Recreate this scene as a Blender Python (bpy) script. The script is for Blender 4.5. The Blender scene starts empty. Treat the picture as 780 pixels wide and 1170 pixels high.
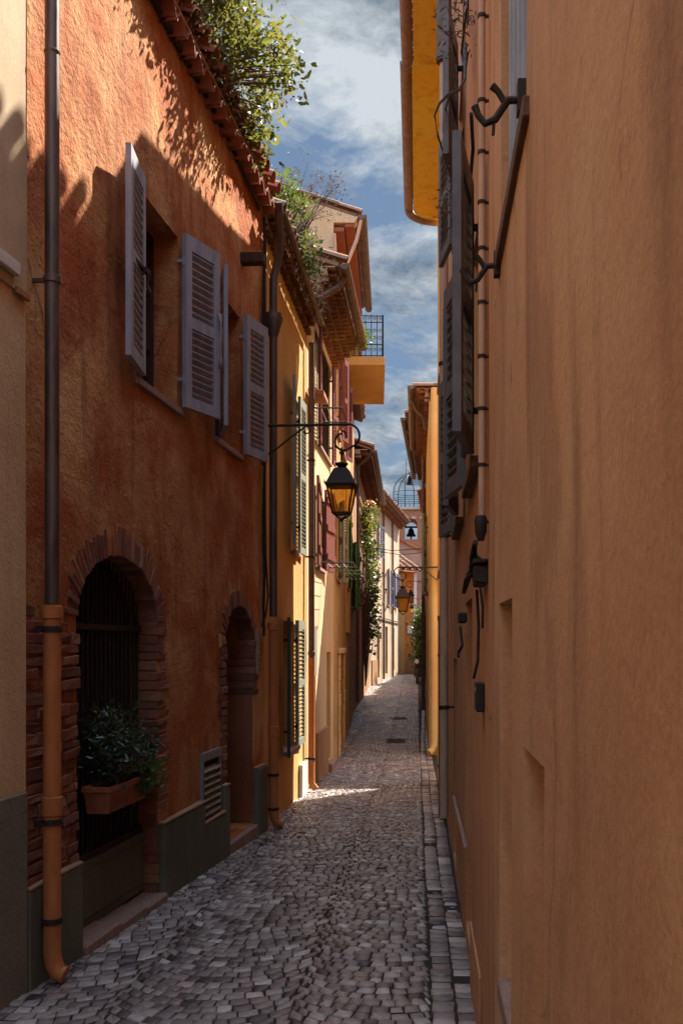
import bpy, math, random
from mathutils import Vector, noise
random.seed(7)
rnd = random.Random(11)
sc = bpy.context.scene
COL = sc.collection
PI = math.pi
FPX, CX, CY, EYE = 1137.0, 476.0, 738.0, 1.7     # focal length in photo pixels, vanishing point, eye height

# ------------------------------------------------------------------ ground profile
GP = [(-20, .25), (0, .06), (4.5, 0), (9, -.135), (14, -.285), (18, -.375), (22, -.40), (28, -.31), (36, -.11), (44, .1), (50, .25), (80, .3)]
def gz(y):
    for (a, za), (b, zb) in zip(GP, GP[1:]):
        if y <= b:
            t = (y - a) / (b - a); return za + (zb - za) * t
    return GP[-1][1]
WL = [(-6, -2.6), (3.0, -2.1), (4.93, -1.96), (10.1, -1.56), (13.55, -1.5), (17.2, -1.44), (21.9, -1.55), (29.7, -1.87), (41, -1.95), (52, -.85)]
def lerp_tab(T, y):
    if y <= T[0][0]: return T[0][1]
    for (a, za), (b, zb) in zip(T, T[1:]):
        if y <= b: return za + (zb - za) * (y - a) / (b - a)
    return T[-1][1]

# ------------------------------------------------------------------ materials
def new_mat(name):
    m = bpy.data.materials.new(name); m.use_nodes = True
    nt = m.node_tree; b = nt.nodes['Principled BSDF']
    return m, nt, b
def N(nt, typ, **kw):
    n = nt.nodes.new(typ)
    for k, v in kw.items():
        if k in n.inputs.keys(): n.inputs[k].default_value = v
        else: setattr(n, k, v)
    return n
def mixrgb(nt, fac, a, b, mode='MIX'):
    n = nt.nodes.new('ShaderNodeMix'); n.data_type = 'RGBA'; n.blend_type = mode
    for sock, v in ((n.inputs[0], fac), (n.inputs[6], a), (n.inputs[7], b)):
        if hasattr(v, 'is_linked') or hasattr(v, 'node'): nt.links.new(v, sock)
        elif isinstance(v, (int, float)): sock.default_value = v
        else: sock.default_value = (*v[:3], 1)
    return n.outputs[2]
def ramp(nt, src, p0, p1, c0=(0, 0, 0, 1), c1=(1, 1, 1, 1)):
    r = nt.nodes.new('ShaderNodeValToRGB'); nt.links.new(src, r.inputs[0])
    r.color_ramp.elements[0].position = p0; r.color_ramp.elements[1].position = p1
    r.color_ramp.elements[0].color = c0; r.color_ramp.elements[1].color = c1
    return r.outputs[0]
def coords(nt, scale=(1, 1, 1), kind='Object'):
    tc = nt.nodes.new('ShaderNodeTexCoord'); mp = nt.nodes.new('ShaderNodeMapping')
    mp.inputs['Scale'].default_value = scale
    nt.links.new(tc.outputs[kind], mp.inputs[0]); return mp.outputs[0]
def noise_tex(nt, vec, scale, detail=4, rough=.55, dist=0.0):
    n = N(nt, 'ShaderNodeTexNoise'); n.inputs['Scale'].default_value = scale
    n.inputs['Detail'].default_value = detail; n.inputs['Roughness'].default_value = rough
    n.inputs['Distortion'].default_value = dist
    nt.links.new(vec, n.inputs['Vector']); return n.outputs['Fac']
def bump(nt, b, hs, dist=.01, strength=1.0):
    prev = None
    for h, d in hs:
        bp = nt.nodes.new('ShaderNodeBump'); bp.inputs['Distance'].default_value = d; bp.inputs['Strength'].default_value = strength
        nt.links.new(h, bp.inputs['Height'])
        if prev is not None: nt.links.new(prev, bp.inputs['Normal'])
        prev = bp.outputs['Normal']
    nt.links.new(prev, b.inputs['Normal'])

def stucco(name, c, light=None, dark=None, coarse=.006, fine=.002, streak=.5, patch=.5, rough=.92, fs=90, repair=0.0, cracks=0.0, chips=0.0, sf=(5, 5, .55)):
    """lime-washed render: blotches of paler worn wash, darker drip stains, trowel and sand relief"""
    m, nt, b = new_mat(name)
    light = light or tuple(min(.85, x * 1.45 + .03) for x in c); dark = dark or tuple(x * .55 for x in c)
    v = coords(nt); vs = coords(nt, sf)
    blot = ramp(nt, noise_tex(nt, v, 1.3, 8, .62, .4), .42, .68)
    col = mixrgb(nt, blot, c, light)
    p = nt.nodes.new('ShaderNodeMath'); p.operation = 'MULTIPLY'; p.inputs[1].default_value = patch
    nt.links.new(blot, p.inputs[0]); col = mixrgb(nt, p.outputs[0], c, light)
    big = ramp(nt, noise_tex(nt, v, .55, 5, .6, .6), .38, .66, (.36, .36, .36, 1), (.64, .64, .64, 1)); col = mixrgb(nt, .55, col, big, 'OVERLAY')
    if repair:
        rp = ramp(nt, noise_tex(nt, coords(nt, (1, 1, .45)), .9, 6, .5, .8), .60, .625)
        q = nt.nodes.new('ShaderNodeMath'); q.operation = 'MULTIPLY'; q.inputs[1].default_value = repair; nt.links.new(rp, q.inputs[0])
        col = mixrgb(nt, q.outputs[0], col, tuple(x * .62 for x in c))
    crk = None
    if cracks:
        vo = nt.nodes.new('ShaderNodeTexVoronoi'); vo.feature = 'DISTANCE_TO_EDGE'; vo.inputs['Scale'].default_value = .8
        nn_ = nt.nodes.new('ShaderNodeTexNoise'); nn_.inputs['Scale'].default_value = 2.6; nn_.inputs['Detail'].default_value = 6; nt.links.new(v, nn_.inputs['Vector'])
        wv = mixrgb(nt, .18, v, nn_.outputs['Color']); nt.links.new(wv, vo.inputs['Vector'])
        crk = ramp(nt, vo.outputs['Distance'], .0, .006, (1, 1, 1, 1), (0, 0, 0, 1))
        mk = ramp(nt, noise_tex(nt, v, .9, 3, .5), .52, .60)
        q = nt.nodes.new('ShaderNodeMath'); q.operation = 'MULTIPLY'; nt.links.new(crk, q.inputs[0]); nt.links.new(mk, q.inputs[1])
        q2 = nt.nodes.new('ShaderNodeMath'); q2.operation = 'MULTIPLY'; q2.inputs[1].default_value = cracks; nt.links.new(q.outputs[0], q2.inputs[0])
        col = mixrgb(nt, q2.outputs[0], col, tuple(x * .3 for x in c))
    st = ramp(nt, noise_tex(nt, vs, 1.6, 7, .65, .2), .52, .78)
    p2 = nt.nodes.new('ShaderNodeMath'); p2.operation = 'MULTIPLY'; p2.inputs[1].default_value = streak
    nt.links.new(st, p2.inputs[0]); col = mixrgb(nt, p2.outputs[0], col, dark)
    sp = ramp(nt, noise_tex(nt, v, 9, 6, .7), .60, .75)
    p3 = nt.nodes.new('ShaderNodeMath'); p3.operation = 'MULTIPLY'; p3.inputs[1].default_value = streak * .6
    nt.links.new(sp, p3.inputs[0]); col = mixrgb(nt, p3.outputs[0], col, dark)
    if chips:
        ch = ramp(nt, noise_tex(nt, coords(nt, (1, 1, .4)), 11, 5, .6, .3), .69, .715); cm = ramp(nt, noise_tex(nt, v, 1.1, 3, .5), .46, .58)
        q = nt.nodes.new('ShaderNodeMath'); q.operation = 'MULTIPLY'; nt.links.new(ch, q.inputs[0]); nt.links.new(cm, q.inputs[1])
        q2 = nt.nodes.new('ShaderNodeMath'); q2.operation = 'MULTIPLY'; q2.inputs[1].default_value = chips; nt.links.new(q.outputs[0], q2.inputs[0])
        col = mixrgb(nt, q2.outputs[0], col, tuple(x * .32 for x in c))
    fn = noise_tex(nt, v, 60, 4, .6)
    col = mixrgb(nt, .35, col, ramp(nt, fn, .3, .7, (.35, .35, .35, 1), (.65, .65, .65, 1)), 'OVERLAY')
    nt.links.new(col, b.inputs['Base Color'])
    b.inputs['Roughness'].default_value = rough; b.inputs['Specular IOR Level'].default_value = .25
    bump(nt, b, [(noise_tex(nt, coords(nt, (1.2, 1.2, 3.4)), 2.6, 6, .55, 1.2), coarse * .7), (noise_tex(nt, v, 7, 5, .6), coarse * 1.8), (noise_tex(nt, v, 26, 5, .65, .6), coarse), (noise_tex(nt, v, fs, 4, .6), fine)])
    return m
def plain(name, c, rough=.6, metal=0.0, var=.3, scale=14, bd=.001, c2=None, spec=.4, vs=(1, 1, 1)):
    m, nt, b = new_mat(name)
    v = coords(nt, vs)
    c2 = c2 or tuple(x * (1 - var) for x in c)
    f = ramp(nt, noise_tex(nt, v, scale, 7, .65), .38, .66)
    nt.links.new(mixrgb(nt, f, c, c2), b.inputs['Base Color'])
    r = N(nt, 'ShaderNodeMapRange'); nt.links.new(f, r.inputs[0]); r.inputs[3].default_value = rough; r.inputs[4].default_value = min(1, rough + .2)
    nt.links.new(r.outputs[0], b.inputs['Roughness'])
    b.inputs['Metallic'].default_value = metal; b.inputs['Specular IOR Level'].default_value = spec
    if bd: bump(nt, b, [(noise_tex(nt, v, scale * 4, 4, .6), bd)])
    return m
def island(name, cols, rough=.85, scale=30, bd=.003, spec=.3, moss=None):
    """each stone, brick or tile takes its own tone"""
    m, nt, b = new_mat(name)
    g = nt.nodes.new('ShaderNodeNewGeometry')
    r = nt.nodes.new('ShaderNodeValToRGB'); nt.links.new(g.outputs['Random Per Island'], r.inputs[0])
    el = r.color_ramp.elements
    while len(el) < len(cols): el.new(.5)
    for i, cc in enumerate(cols):
        el[i].position = i / (len(cols) - 1); el[i].color = (*cc, 1)
    v = coords(nt)
    f = noise_tex(nt, v, scale, 7, .7)
    col = mixrgb(nt, .55, r.outputs[0], ramp(nt, f, .3, .7, (.3, .3, .3, 1), (.7, .7, .7, 1)), 'OVERLAY')
    if moss:
        mf = ramp(nt, noise_tex(nt, v, 2.2, 6, .7), .5, .7); col = mixrgb(nt, mf, col, moss)
    nt.links.new(col, b.inputs['Base Color'])
    if isinstance(rough, tuple):
        mr = N(nt, 'ShaderNodeMapRange'); nt.links.new(noise_tex(nt, v, 1.7, 5, .6), mr.inputs[0])
        mr.inputs[1].default_value = .35; mr.inputs[2].default_value = .65
        mr.inputs[3].default_value = rough[0]; mr.inputs[4].default_value = rough[1]; nt.links.new(mr.outputs[0], b.inputs['Roughness'])
    else: b.inputs['Roughness'].default_value = rough
    b.inputs['Specular IOR Level'].default_value = spec
    bump(nt, b, [(f, bd), (noise_tex(nt, v, scale * 4, 3, .6), bd * .4)])
    return m
def leafmat(name, cols, rough=.4, trans=.45, tint=.5):
    m, nt, b = new_mat(name)
    g = nt.nodes.new('ShaderNodeNewGeometry')
    r = nt.nodes.new('ShaderNodeValToRGB'); nt.links.new(g.outputs['Random Per Island'], r.inputs[0])
    el = r.color_ramp.elements
    while len(el) < len(cols): el.new(.5)
    for i, cc in enumerate(cols):
        el[i].position = i / (len(cols) - 1); el[i].color = (*cc, 1)
    nt.links.new(r.outputs[0], b.inputs['Base Color']); b.inputs['Roughness'].default_value = rough
    t = nt.nodes.new('ShaderNodeBsdfTranslucent')
    tcol = mixrgb(nt, tint, r.outputs[0], (.30, .34, .05)); nt.links.new(tcol, t.inputs[0])
    mx = nt.nodes.new('ShaderNodeMixShader'); mx.inputs[0].default_value = trans
    nt.links.new(b.outputs[0], mx.inputs[1]); nt.links.new(t.outputs[0], mx.inputs[2])
    nt.links.new(mx.outputs[0], nt.nodes['Material Output'].inputs[0])
    return m

M = {}
M['red_stucco'] = stucco('rust red lime render', (.46, .128, .035), (.76, .45, .20), (.18, .047, .016), repair=.45, cracks=.6, chips=.5, coarse=.020, fine=.007, streak=.7, patch=.85, fs=55)
M['beige'] = stucco('beige rough cast', (.62, .43, .25), streak=.3, coarse=.004, fine=.004, fs=60)
M['beige_smooth'] = stucco('beige smooth render', (.45, .34, .225), streak=.3, coarse=.001, fine=.0005)
M['orange_wall'] = stucco('orange ochre render', (.54, .19, .042), (.62, .30, .09), (.34, .10, .025), streak=.4, coarse=.003)
M['yellow_wall'] = stucco('yellow ochre render', (.58, .335, .105), (.68, .46, .20), (.42, .20, .055), streak=.3, coarse=.003)
M['cream_wall'] = stucco('cream render', (.60, .45, .27), (.66, .54, .38), (.36, .24, .13), streak=.45, coarse=.003)
M['pink_wall'] = stucco('pinkish render', (.50, .36, .25), (.60, .48, .36), (.34, .22, .14), streak=.4, coarse=.003)
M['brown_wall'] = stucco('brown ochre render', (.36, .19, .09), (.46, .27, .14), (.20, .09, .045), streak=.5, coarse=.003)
M['near_wall'] = stucco('orange brown render', (.56, .29, .148), (.63, .37, .205), (.24, .11, .055), coarse=.002, fine=.0008, streak=.75, patch=.8, repair=.4, cracks=.5, chips=.8, sf=(2.6, 2.6, .42))
M['rose_wall'] = stucco('rose brown render', (.54, .25, .115), (.60, .32, .165), (.26, .10, .05), repair=.3, cracks=.7, chips=.7, coarse=.002, fine=.0008, streak=.6, patch=.5)
M['mustard_wall'] = stucco('mustard render', (.68, .33, .045), (.72, .44, .12), (.42, .17, .03), streak=.4, coarse=.002)
M['mauve_wall'] = stucco('dull mauve render', (.34, .22, .17), (.42, .30, .24), (.22, .13, .10), streak=.5)
M['red_dark'] = stucco('dark rust render', (.22, .08, .036), streak=.5)
M['yellow_pale'] = stucco('pale yellow render', (.70, .48, .20), (.74, .56, .30), (.5, .3, .1), streak=.3, coarse=.002)
M['soffit_yellow'] = stucco('bright yellow boarded soffit', (.88, .62, .06), (.88, .68, .15), (.50, .22, .03), streak=.7, coarse=.001)
M['ochre_wall'] = stucco('dull ochre render', (.46, .27, .11), (.56, .38, .19), (.26, .13, .05), streak=.6, repair=.4)
M['plinth'] = stucco('green grey cement', (.135, .135, .095), (.20, .19, .14), (.055, .062, .042), coarse=.002, fine=.001, streak=.5)
M['pebble'] = stucco('dark grey roughcast', (.21, .19, .14), (.28, .25, .19), (.09, .10, .06), coarse=.005, fine=.006, fs=45, streak=.4)
M['brick'] = island('old brick', [(.16, .07, .05), (.30, .115, .065), (.22, .085, .055), (.36, .18, .11), (.16, .07, .045), (.26, .12, .075)], .9, 22, .006)
M['stone_sill'] = plain('pink granite sill', (.36, .23, .19), .7, var=.35, scale=40, bd=.001)
M['shutter_lilac'] = plain('faded lilac grey paint', (.355, .365, .43), .5, var=.3, scale=5, bd=.0006, vs=(3, 3, .6))
M['shutter_green'] = plain('grey green paint', (.27, .30, .25), .5, var=.3, scale=5, bd=.0006, vs=(3, 3, .6))
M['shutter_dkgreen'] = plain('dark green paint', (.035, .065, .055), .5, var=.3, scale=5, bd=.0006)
M['shutter_maroon'] = plain('maroon paint', (.17, .032, .028), .5, var=.35, scale=5, bd=.0006, vs=(3, 3, .6))
M['shutter_leaf'] = plain('leaf green paint', (.09, .24, .06), .5, var=.35, scale=5, bd=.0006)
M['shutter_blue'] = plain('slate blue paint', (.10, .13, .22), .5, var=.3, scale=5, bd=.0006)
M['shutter_grey'] = plain('charcoal grey paint', (.13, .125, .14), .4, var=.3, scale=6, bd=.0006)
M['iron'] = plain('black wrought iron', (.016, .013, .013), .62, 0, var=.5, scale=30, bd=.001, c2=(.05, .025, .015))
M['zinc'] = plain('dark weathered zinc', (.105, .085, .085), .42, .75, var=.4, scale=9, bd=.001, c2=(.20, .15, .125), vs=(2, 2, .35))
M['brown_metal'] = plain('brown painted metal', (.16, .10, .075), .45, .2, var=.3, scale=9)
M['tan_metal'] = plain('tan painted gutter', (.32, .21, .15), .45, .1, var=.3, scale=9)
M['terracotta_pipe'] = plain('terracotta coloured plastic', (.52, .175, .055), .45, var=.25, scale=8, bd=.0005, vs=(2, 2, .6))
M['beige_pipe'] = plain('pinkish beige painted pipe', (.56, .36, .25), .5, var=.22, scale=8, bd=.0005, vs=(2, 2, .5))
M['terracotta'] = plain('terracotta pot clay', (.42, .15, .075), .8, var=.35, scale=14, bd=.001)
M['rooftile'] = island('clay roof tile', [(.20, .085, .05), (.27, .12, .07), (.16, .07, .045), (.30, .16, .10), (.15, .085, .06)], .88, 18, .004, moss=(.16, .12, .07))
M['redtile'] = island('red clay tile', [(.30, .095, .05), (.38, .14, .075), (.25, .075, .045), (.40, .18, .10)], .85, 18, .003)
M['mortar'] = stucco('eaves mortar', (.36, .22, .13), streak=.4, coarse=.004)
M['wood_dark'] = plain('dark stained wood', (.055, .03, .02), .7, var=.4, scale=10, bd=.002, vs=(1, 1, .15))
M['wood_brown'] = plain('weathered brown wood', (.17, .085, .045), .75, var=.4, scale=10, bd=.002, vs=(4, .4, 4))
M['painted_dark'] = plain('black for painted darkness', (.012, .011, .011), .9, bd=0)  # near-black colour that stands in for the darkness inside openings
M['cable'] = plain('black cable sheath', (.018, .016, .016), .55, bd=0)
M['white_paint'] = plain('white paint', (.72, .70, .66), .55, var=.15)
M['grey_metal'] = plain('grey painted metal', (.24, .24, .25), .5, .1, var=.2)
M['cloth'] = plain('grey cloth', (.34, .32, .34), .9, var=.3)
M['bell'] = plain('dark bell bronze', (.014, .012, .01), .8, 0, spec=.1)
M['sett'] = island('granite sett', [(.16, .13, .13), (.24, .20, .20), (.37, .32, .305), (.18, .145, .14), (.56, .50, .47), (.085, .07, .07), (.30, .235, .215), (.23, .19, .185), (.04, .034, .034), (.45, .39, .36)], (.20, .46), 38, .0018, .7)
M['joint'] = plain('dark joint sand', (.034, .030, .028), .9, var=.4, scale=25, bd=.006)
M['earth'] = plain('packed earth', (.10, .085, .07), .95, var=.4, scale=3, bd=.01)
M['leaf_roof'] = leafmat('roof creeper leaf', [(.045, .06, .012), (.10, .11, .02), (.20, .17, .035), (.03, .045, .014), (.26, .19, .05), (.15, .10, .04), (.08, .09, .02)], .4, .5, .4)
M['leaf_pale'] = leafmat('pale dry leaf', [(.24, .20, .13), (.32, .29, .20), (.18, .16, .08), (.14, .15, .05)], .6, .4, .1)
M['leaf_dry'] = leafmat('dry brown stem and leaf', [(.13, .075, .055), (.20, .12, .085), (.09, .055, .045), (.15, .13, .05)], .75, .4, 0.0)
M['leaf_dark'] = leafmat('dark glossy leaf', [(.025, .045, .03), (.045, .075, .05), (.09, .12, .085)], .18, .12)
M['leaf_fresh'] = leafmat('fresh green leaf', [(.06, .13, .02), (.09, .17, .03), (.05, .10, .02)], .45, .3)
M['leaf_vine'] = leafmat('ivy leaf', [(.02, .045, .012), (.04, .075, .018), (.07, .10, .02), (.03, .055, .018)], .35, .3)
M['petal'] = leafmat('red petal', [(.5, .05, .04), (.45, .12, .09)], .5, .3)
def glassmat(name, c, rough=.08, trans=0.0, translucent=None):
    m, nt, b = new_mat(name)
    b.inputs['Base Color'].default_value = (*c, 1); b.inputs['Roughness'].default_value = rough
    b.inputs['Specular IOR Level'].default_value = .6
    if translucent:
        v = coords(nt); col = mixrgb(nt, ramp(nt, noise_tex(nt, v, 14, 4), .35, .7), translucent, tuple(x * .75 for x in translucent))
        t = nt.nodes.new('ShaderNodeBsdfTranslucent'); nt.links.new(col, t.inputs[0])
        tr = nt.nodes.new('ShaderNodeBsdfTransparent'); nt.links.new(col, tr.inputs[0])
        m1 = nt.nodes.new('ShaderNodeMixShader'); m1.inputs[0].default_value = .7; nt.links.new(t.outputs[0], m1.inputs[1]); nt.links.new(tr.outputs[0], m1.inputs[2])
        mx = nt.nodes.new('ShaderNodeMixShader'); mx.inputs[0].default_value = .92
        nt.links.new(b.outputs[0], mx.inputs[1]); nt.links.new(m1.outputs[0], mx.inputs[2])
        nt.links.new(mx.outputs[0], nt.nodes['Material Output'].inputs[0])
    return m
M['pane'] = glassmat('window glass', (.02, .022, .025), .06)
M['amber'] = glassmat('amber lantern glass', (.62, .36, .11), .25, translucent=(.98, .74, .34))

# ------------------------------------------------------------------ mesh helper
class MB:
    def __init__(s): s.v = []; s.f = []; s.m = []
    def cut(s): s.m.append((len(s.v), len(s.f)))          # what follows is an object of its own
    def add(s, vs, fs):
        o = len(s.v); s.v += [tuple(p) for p in vs]; s.f += [tuple(i + o for i in f) for f in fs]
    def quad(s, a, b, c, d): s.add([a, b, c, d], [(0, 1, 2, 3)])
    def obox(s, o, A, B, C, jit=0):
        o, A, B, C = Vector(o), Vector(A), Vector(B), Vector(C)
        P = [o, o + A, o + A + B, o + B, o + C, o + A + C, o + A + B + C, o + B + C]
        if jit: P = [p + Vector((rnd.uniform(-jit, jit), rnd.uniform(-jit, jit), rnd.uniform(-jit, jit))) for p in P]
        F = [(0, 3, 2, 1), (4, 5, 6, 7), (0, 1, 5, 4), (1, 2, 6, 5), (2, 3, 7, 6), (3, 0, 4, 7)]
        if A.cross(B).dot(C) < 0: F = [f[::-1] for f in F]
        s.add(P, F)
    def box(s, x0, x1, y0, y1, z0, z1, jit=0): s.obox((x0, y0, z0), (x1 - x0, 0, 0), (0, y1 - y0, 0), (0, 0, z1 - z0), jit)
    def tube(s, pts, r, n=8, caps=True):
        pts = [Vector(p) for p in pts]; rs = r if isinstance(r, (list, tuple)) else [r] * len(pts)
        base = len(s.v); prev = None
        for i, p in enumerate(pts):
            d = (pts[min(i + 1, len(pts) - 1)] - pts[max(i - 1, 0)]).normalized()
            if prev is None:
                a = d.orthogonal().normalized()
            else:
                a = (prev - d * prev.dot(d)); a = a.normalized() if a.length > 1e-6 else d.orthogonal().normalized()
            prev = a; b = d.cross(a)
            for k in range(n):
                t = 2 * PI * k / n; s.v.append(tuple(p + (a * math.cos(t) + b * math.sin(t)) * rs[i]))
        for i in range(len(pts) - 1):
            for k in range(n):
                k2 = (k + 1) % n
                s.f.append((base + i * n + k, base + i * n + k2, base + (i + 1) * n + k2, base + (i + 1) * n + k))
        if caps:
            s.f.append(tuple(base + k for k in range(n))[::-1]); e = base + (len(pts) - 1) * n
            s.f.append(tuple(e + k for k in range(n)))
    def lathe(s, c, prof, n=16, axis=(0, 0, 1), squash=1.0):
        c = Vector(c); ax = Vector(axis).normalized(); a = Vector((1, 0, 0)) if abs(ax.z) > .9 else ax.orthogonal().normalized(); b = ax.cross(a)
        base = len(s.v)
        for (r, h) in prof:
            for k in range(n):
                t = 2 * PI * (k + .5) / n
                s.v.append(tuple(c + ax * h + (a * math.cos(t) + b * math.sin(t)) * r))
        for i in range(len(prof) - 1):
            for k in range(n):
                k2 = (k + 1) % n
                s.f.append((base + i * n + k, base + i * n + k2, base + (i + 1) * n + k2, base + (i + 1) * n + k))
        s.f.append(tuple(base + k for k in range(n))[::-1]); e = base + (len(prof) - 1) * n
        s.f.append(tuple(e + k for k in range(n)))
    def gutter(s, pts, up, side, r, n=7):
        """half-round channel swept along pts with an outer and an inner skin"""
        base = len(s.v); pts = [Vector(p) for p in pts]
        for p in pts:
            for rr in (r, r - .006):
                for k in range(n):
                    t = PI * k / (n - 1); s.v.append(tuple(p + Vector(side) * math.cos(t) * rr - Vector(up) * math.sin(t) * rr))
        m = 2 * n
        for i in range(len(pts) - 1):
            a, b = base + i * m, base + (i + 1) * m
            for k in range(n - 1):
                s.f.append((a + k, a + k + 1, b + k + 1, b + k)); s.f.append((a + n + k + 1, a + n + k, b + n + k, b + n + k + 1))
            s.f.append((a, b, b + n, a + n)); s.f.append((a + n - 1, a + m - 1, b + m - 1, b + n - 1))
        for a in (base, base + (len(pts) - 1) * m):
            for k in range(n - 1): s.f.append((a + k, a + k + 1, a + n + k + 1, a + n + k))
        s.f.append(tuple(base + k for k in range(n))); e = base + (len(pts) - 1) * m; s.f.append(tuple(e + k for k in range(n)))
    def build(s, name, mat, parent=None, smooth=None, bevel=0):
        if s.m:
            ms = [m for m in s.m if 0 < m[0] < len(s.v)]; s.m = []; first = None
            for a, b in zip([(0, 0)] + ms, ms + [(len(s.v), len(s.f))]):
                q = MB(); q.v = s.v[a[0]:b[0]]; q.f = [tuple(i - a[0] for i in f) for f in s.f[a[1]:b[1]]]
                if q.v:
                    o = q.build(name, mat, parent, smooth, bevel); first = first or o
            return first
        me = bpy.data.meshes.new(name)
        off = wbase(parent) if parent else (0, 0, 0)
        me.from_pydata([(x - off[0], y - off[1], z - off[2]) for x, y, z in s.v], [], s.f)
        if bevel:
            import bmesh
            bm = bmesh.new(); bm.from_mesh(me)
            bmesh.ops.bevel(bm, geom=[e for e in bm.edges if len(e.link_faces) == 2 and e.calc_face_angle(0) > .6], offset=bevel, segments=1, affect='EDGES', profile=.6)
            bm.to_mesh(me); bm.free()
        if smooth:
            me.polygons.foreach_set('use_smooth', [True] * len(me.polygons)); me.set_sharp_from_angle(angle=math.radians(smooth))
        me.materials.append(M[mat] if isinstance(mat, str) else mat); me.update()
        o = bpy.data.objects.new(name, me); COL.objects.link(o)
        if parent: o.parent = parent
        return o
BASE = {}
def wbase(o):
    while o.parent: o = o.parent
    return BASE.get(o.name, (0, 0, 0))
def thing(name, label, cat, loc, group=None):
    o = bpy.data.objects.new(name, None); COL.objects.link(o); o.location = loc; o.empty_display_size = .2
    BASE[o.name] = tuple(loc); o['label'] = label; o['category'] = cat
    if group: o['group'] = group
    return o
def tag(o, label=None, cat=None, group=None, kind=None):
    for k, v in (('label', label), ('category', cat), ('group', group), ('kind', kind)):
        if v: o[k] = v
    return o

# ------------------------------------------------------------------ facades
class Facade:
    def __init__(s, p0, p1, side):
        s.p0 = Vector((*p0, 0)); d = Vector((*p1, 0)) - s.p0; s.L = d.length; s.t = d / s.L
        s.n = Vector((s.t.y, -s.t.x, 0)) * (1 if side == 'L' else -1)      # towards the street
    def pt(s, u, z, d=0.0): return s.p0 + s.t * u + s.n * d + Vector((0, 0, z))
    def u_px(s, px, d=0.0):
        k = (px - CX) / FPX; o = s.p0 + s.n * d
        return (k * o.y - o.x) / (s.t.x - k * s.t.y)
    def z_px(s, px, py, d=0.0):
        y = s.pt(s.u_px(px, d), 0, d).y; return EYE + (CY - py) / FPX * y
    def u_y(s, y): return (y - s.p0.y) / s.t.y
    def g(s, u): return gz(s.pt(u, 0).y)
    def slab(s, mb, u0, u1, z0, z1, d0, d1, jit=0):
        mb.obox(s.pt(u0, z0, d0), s.t * (u1 - u0), s.n * (d1 - d0), (0, 0, z1 - z0), jit)

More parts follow.
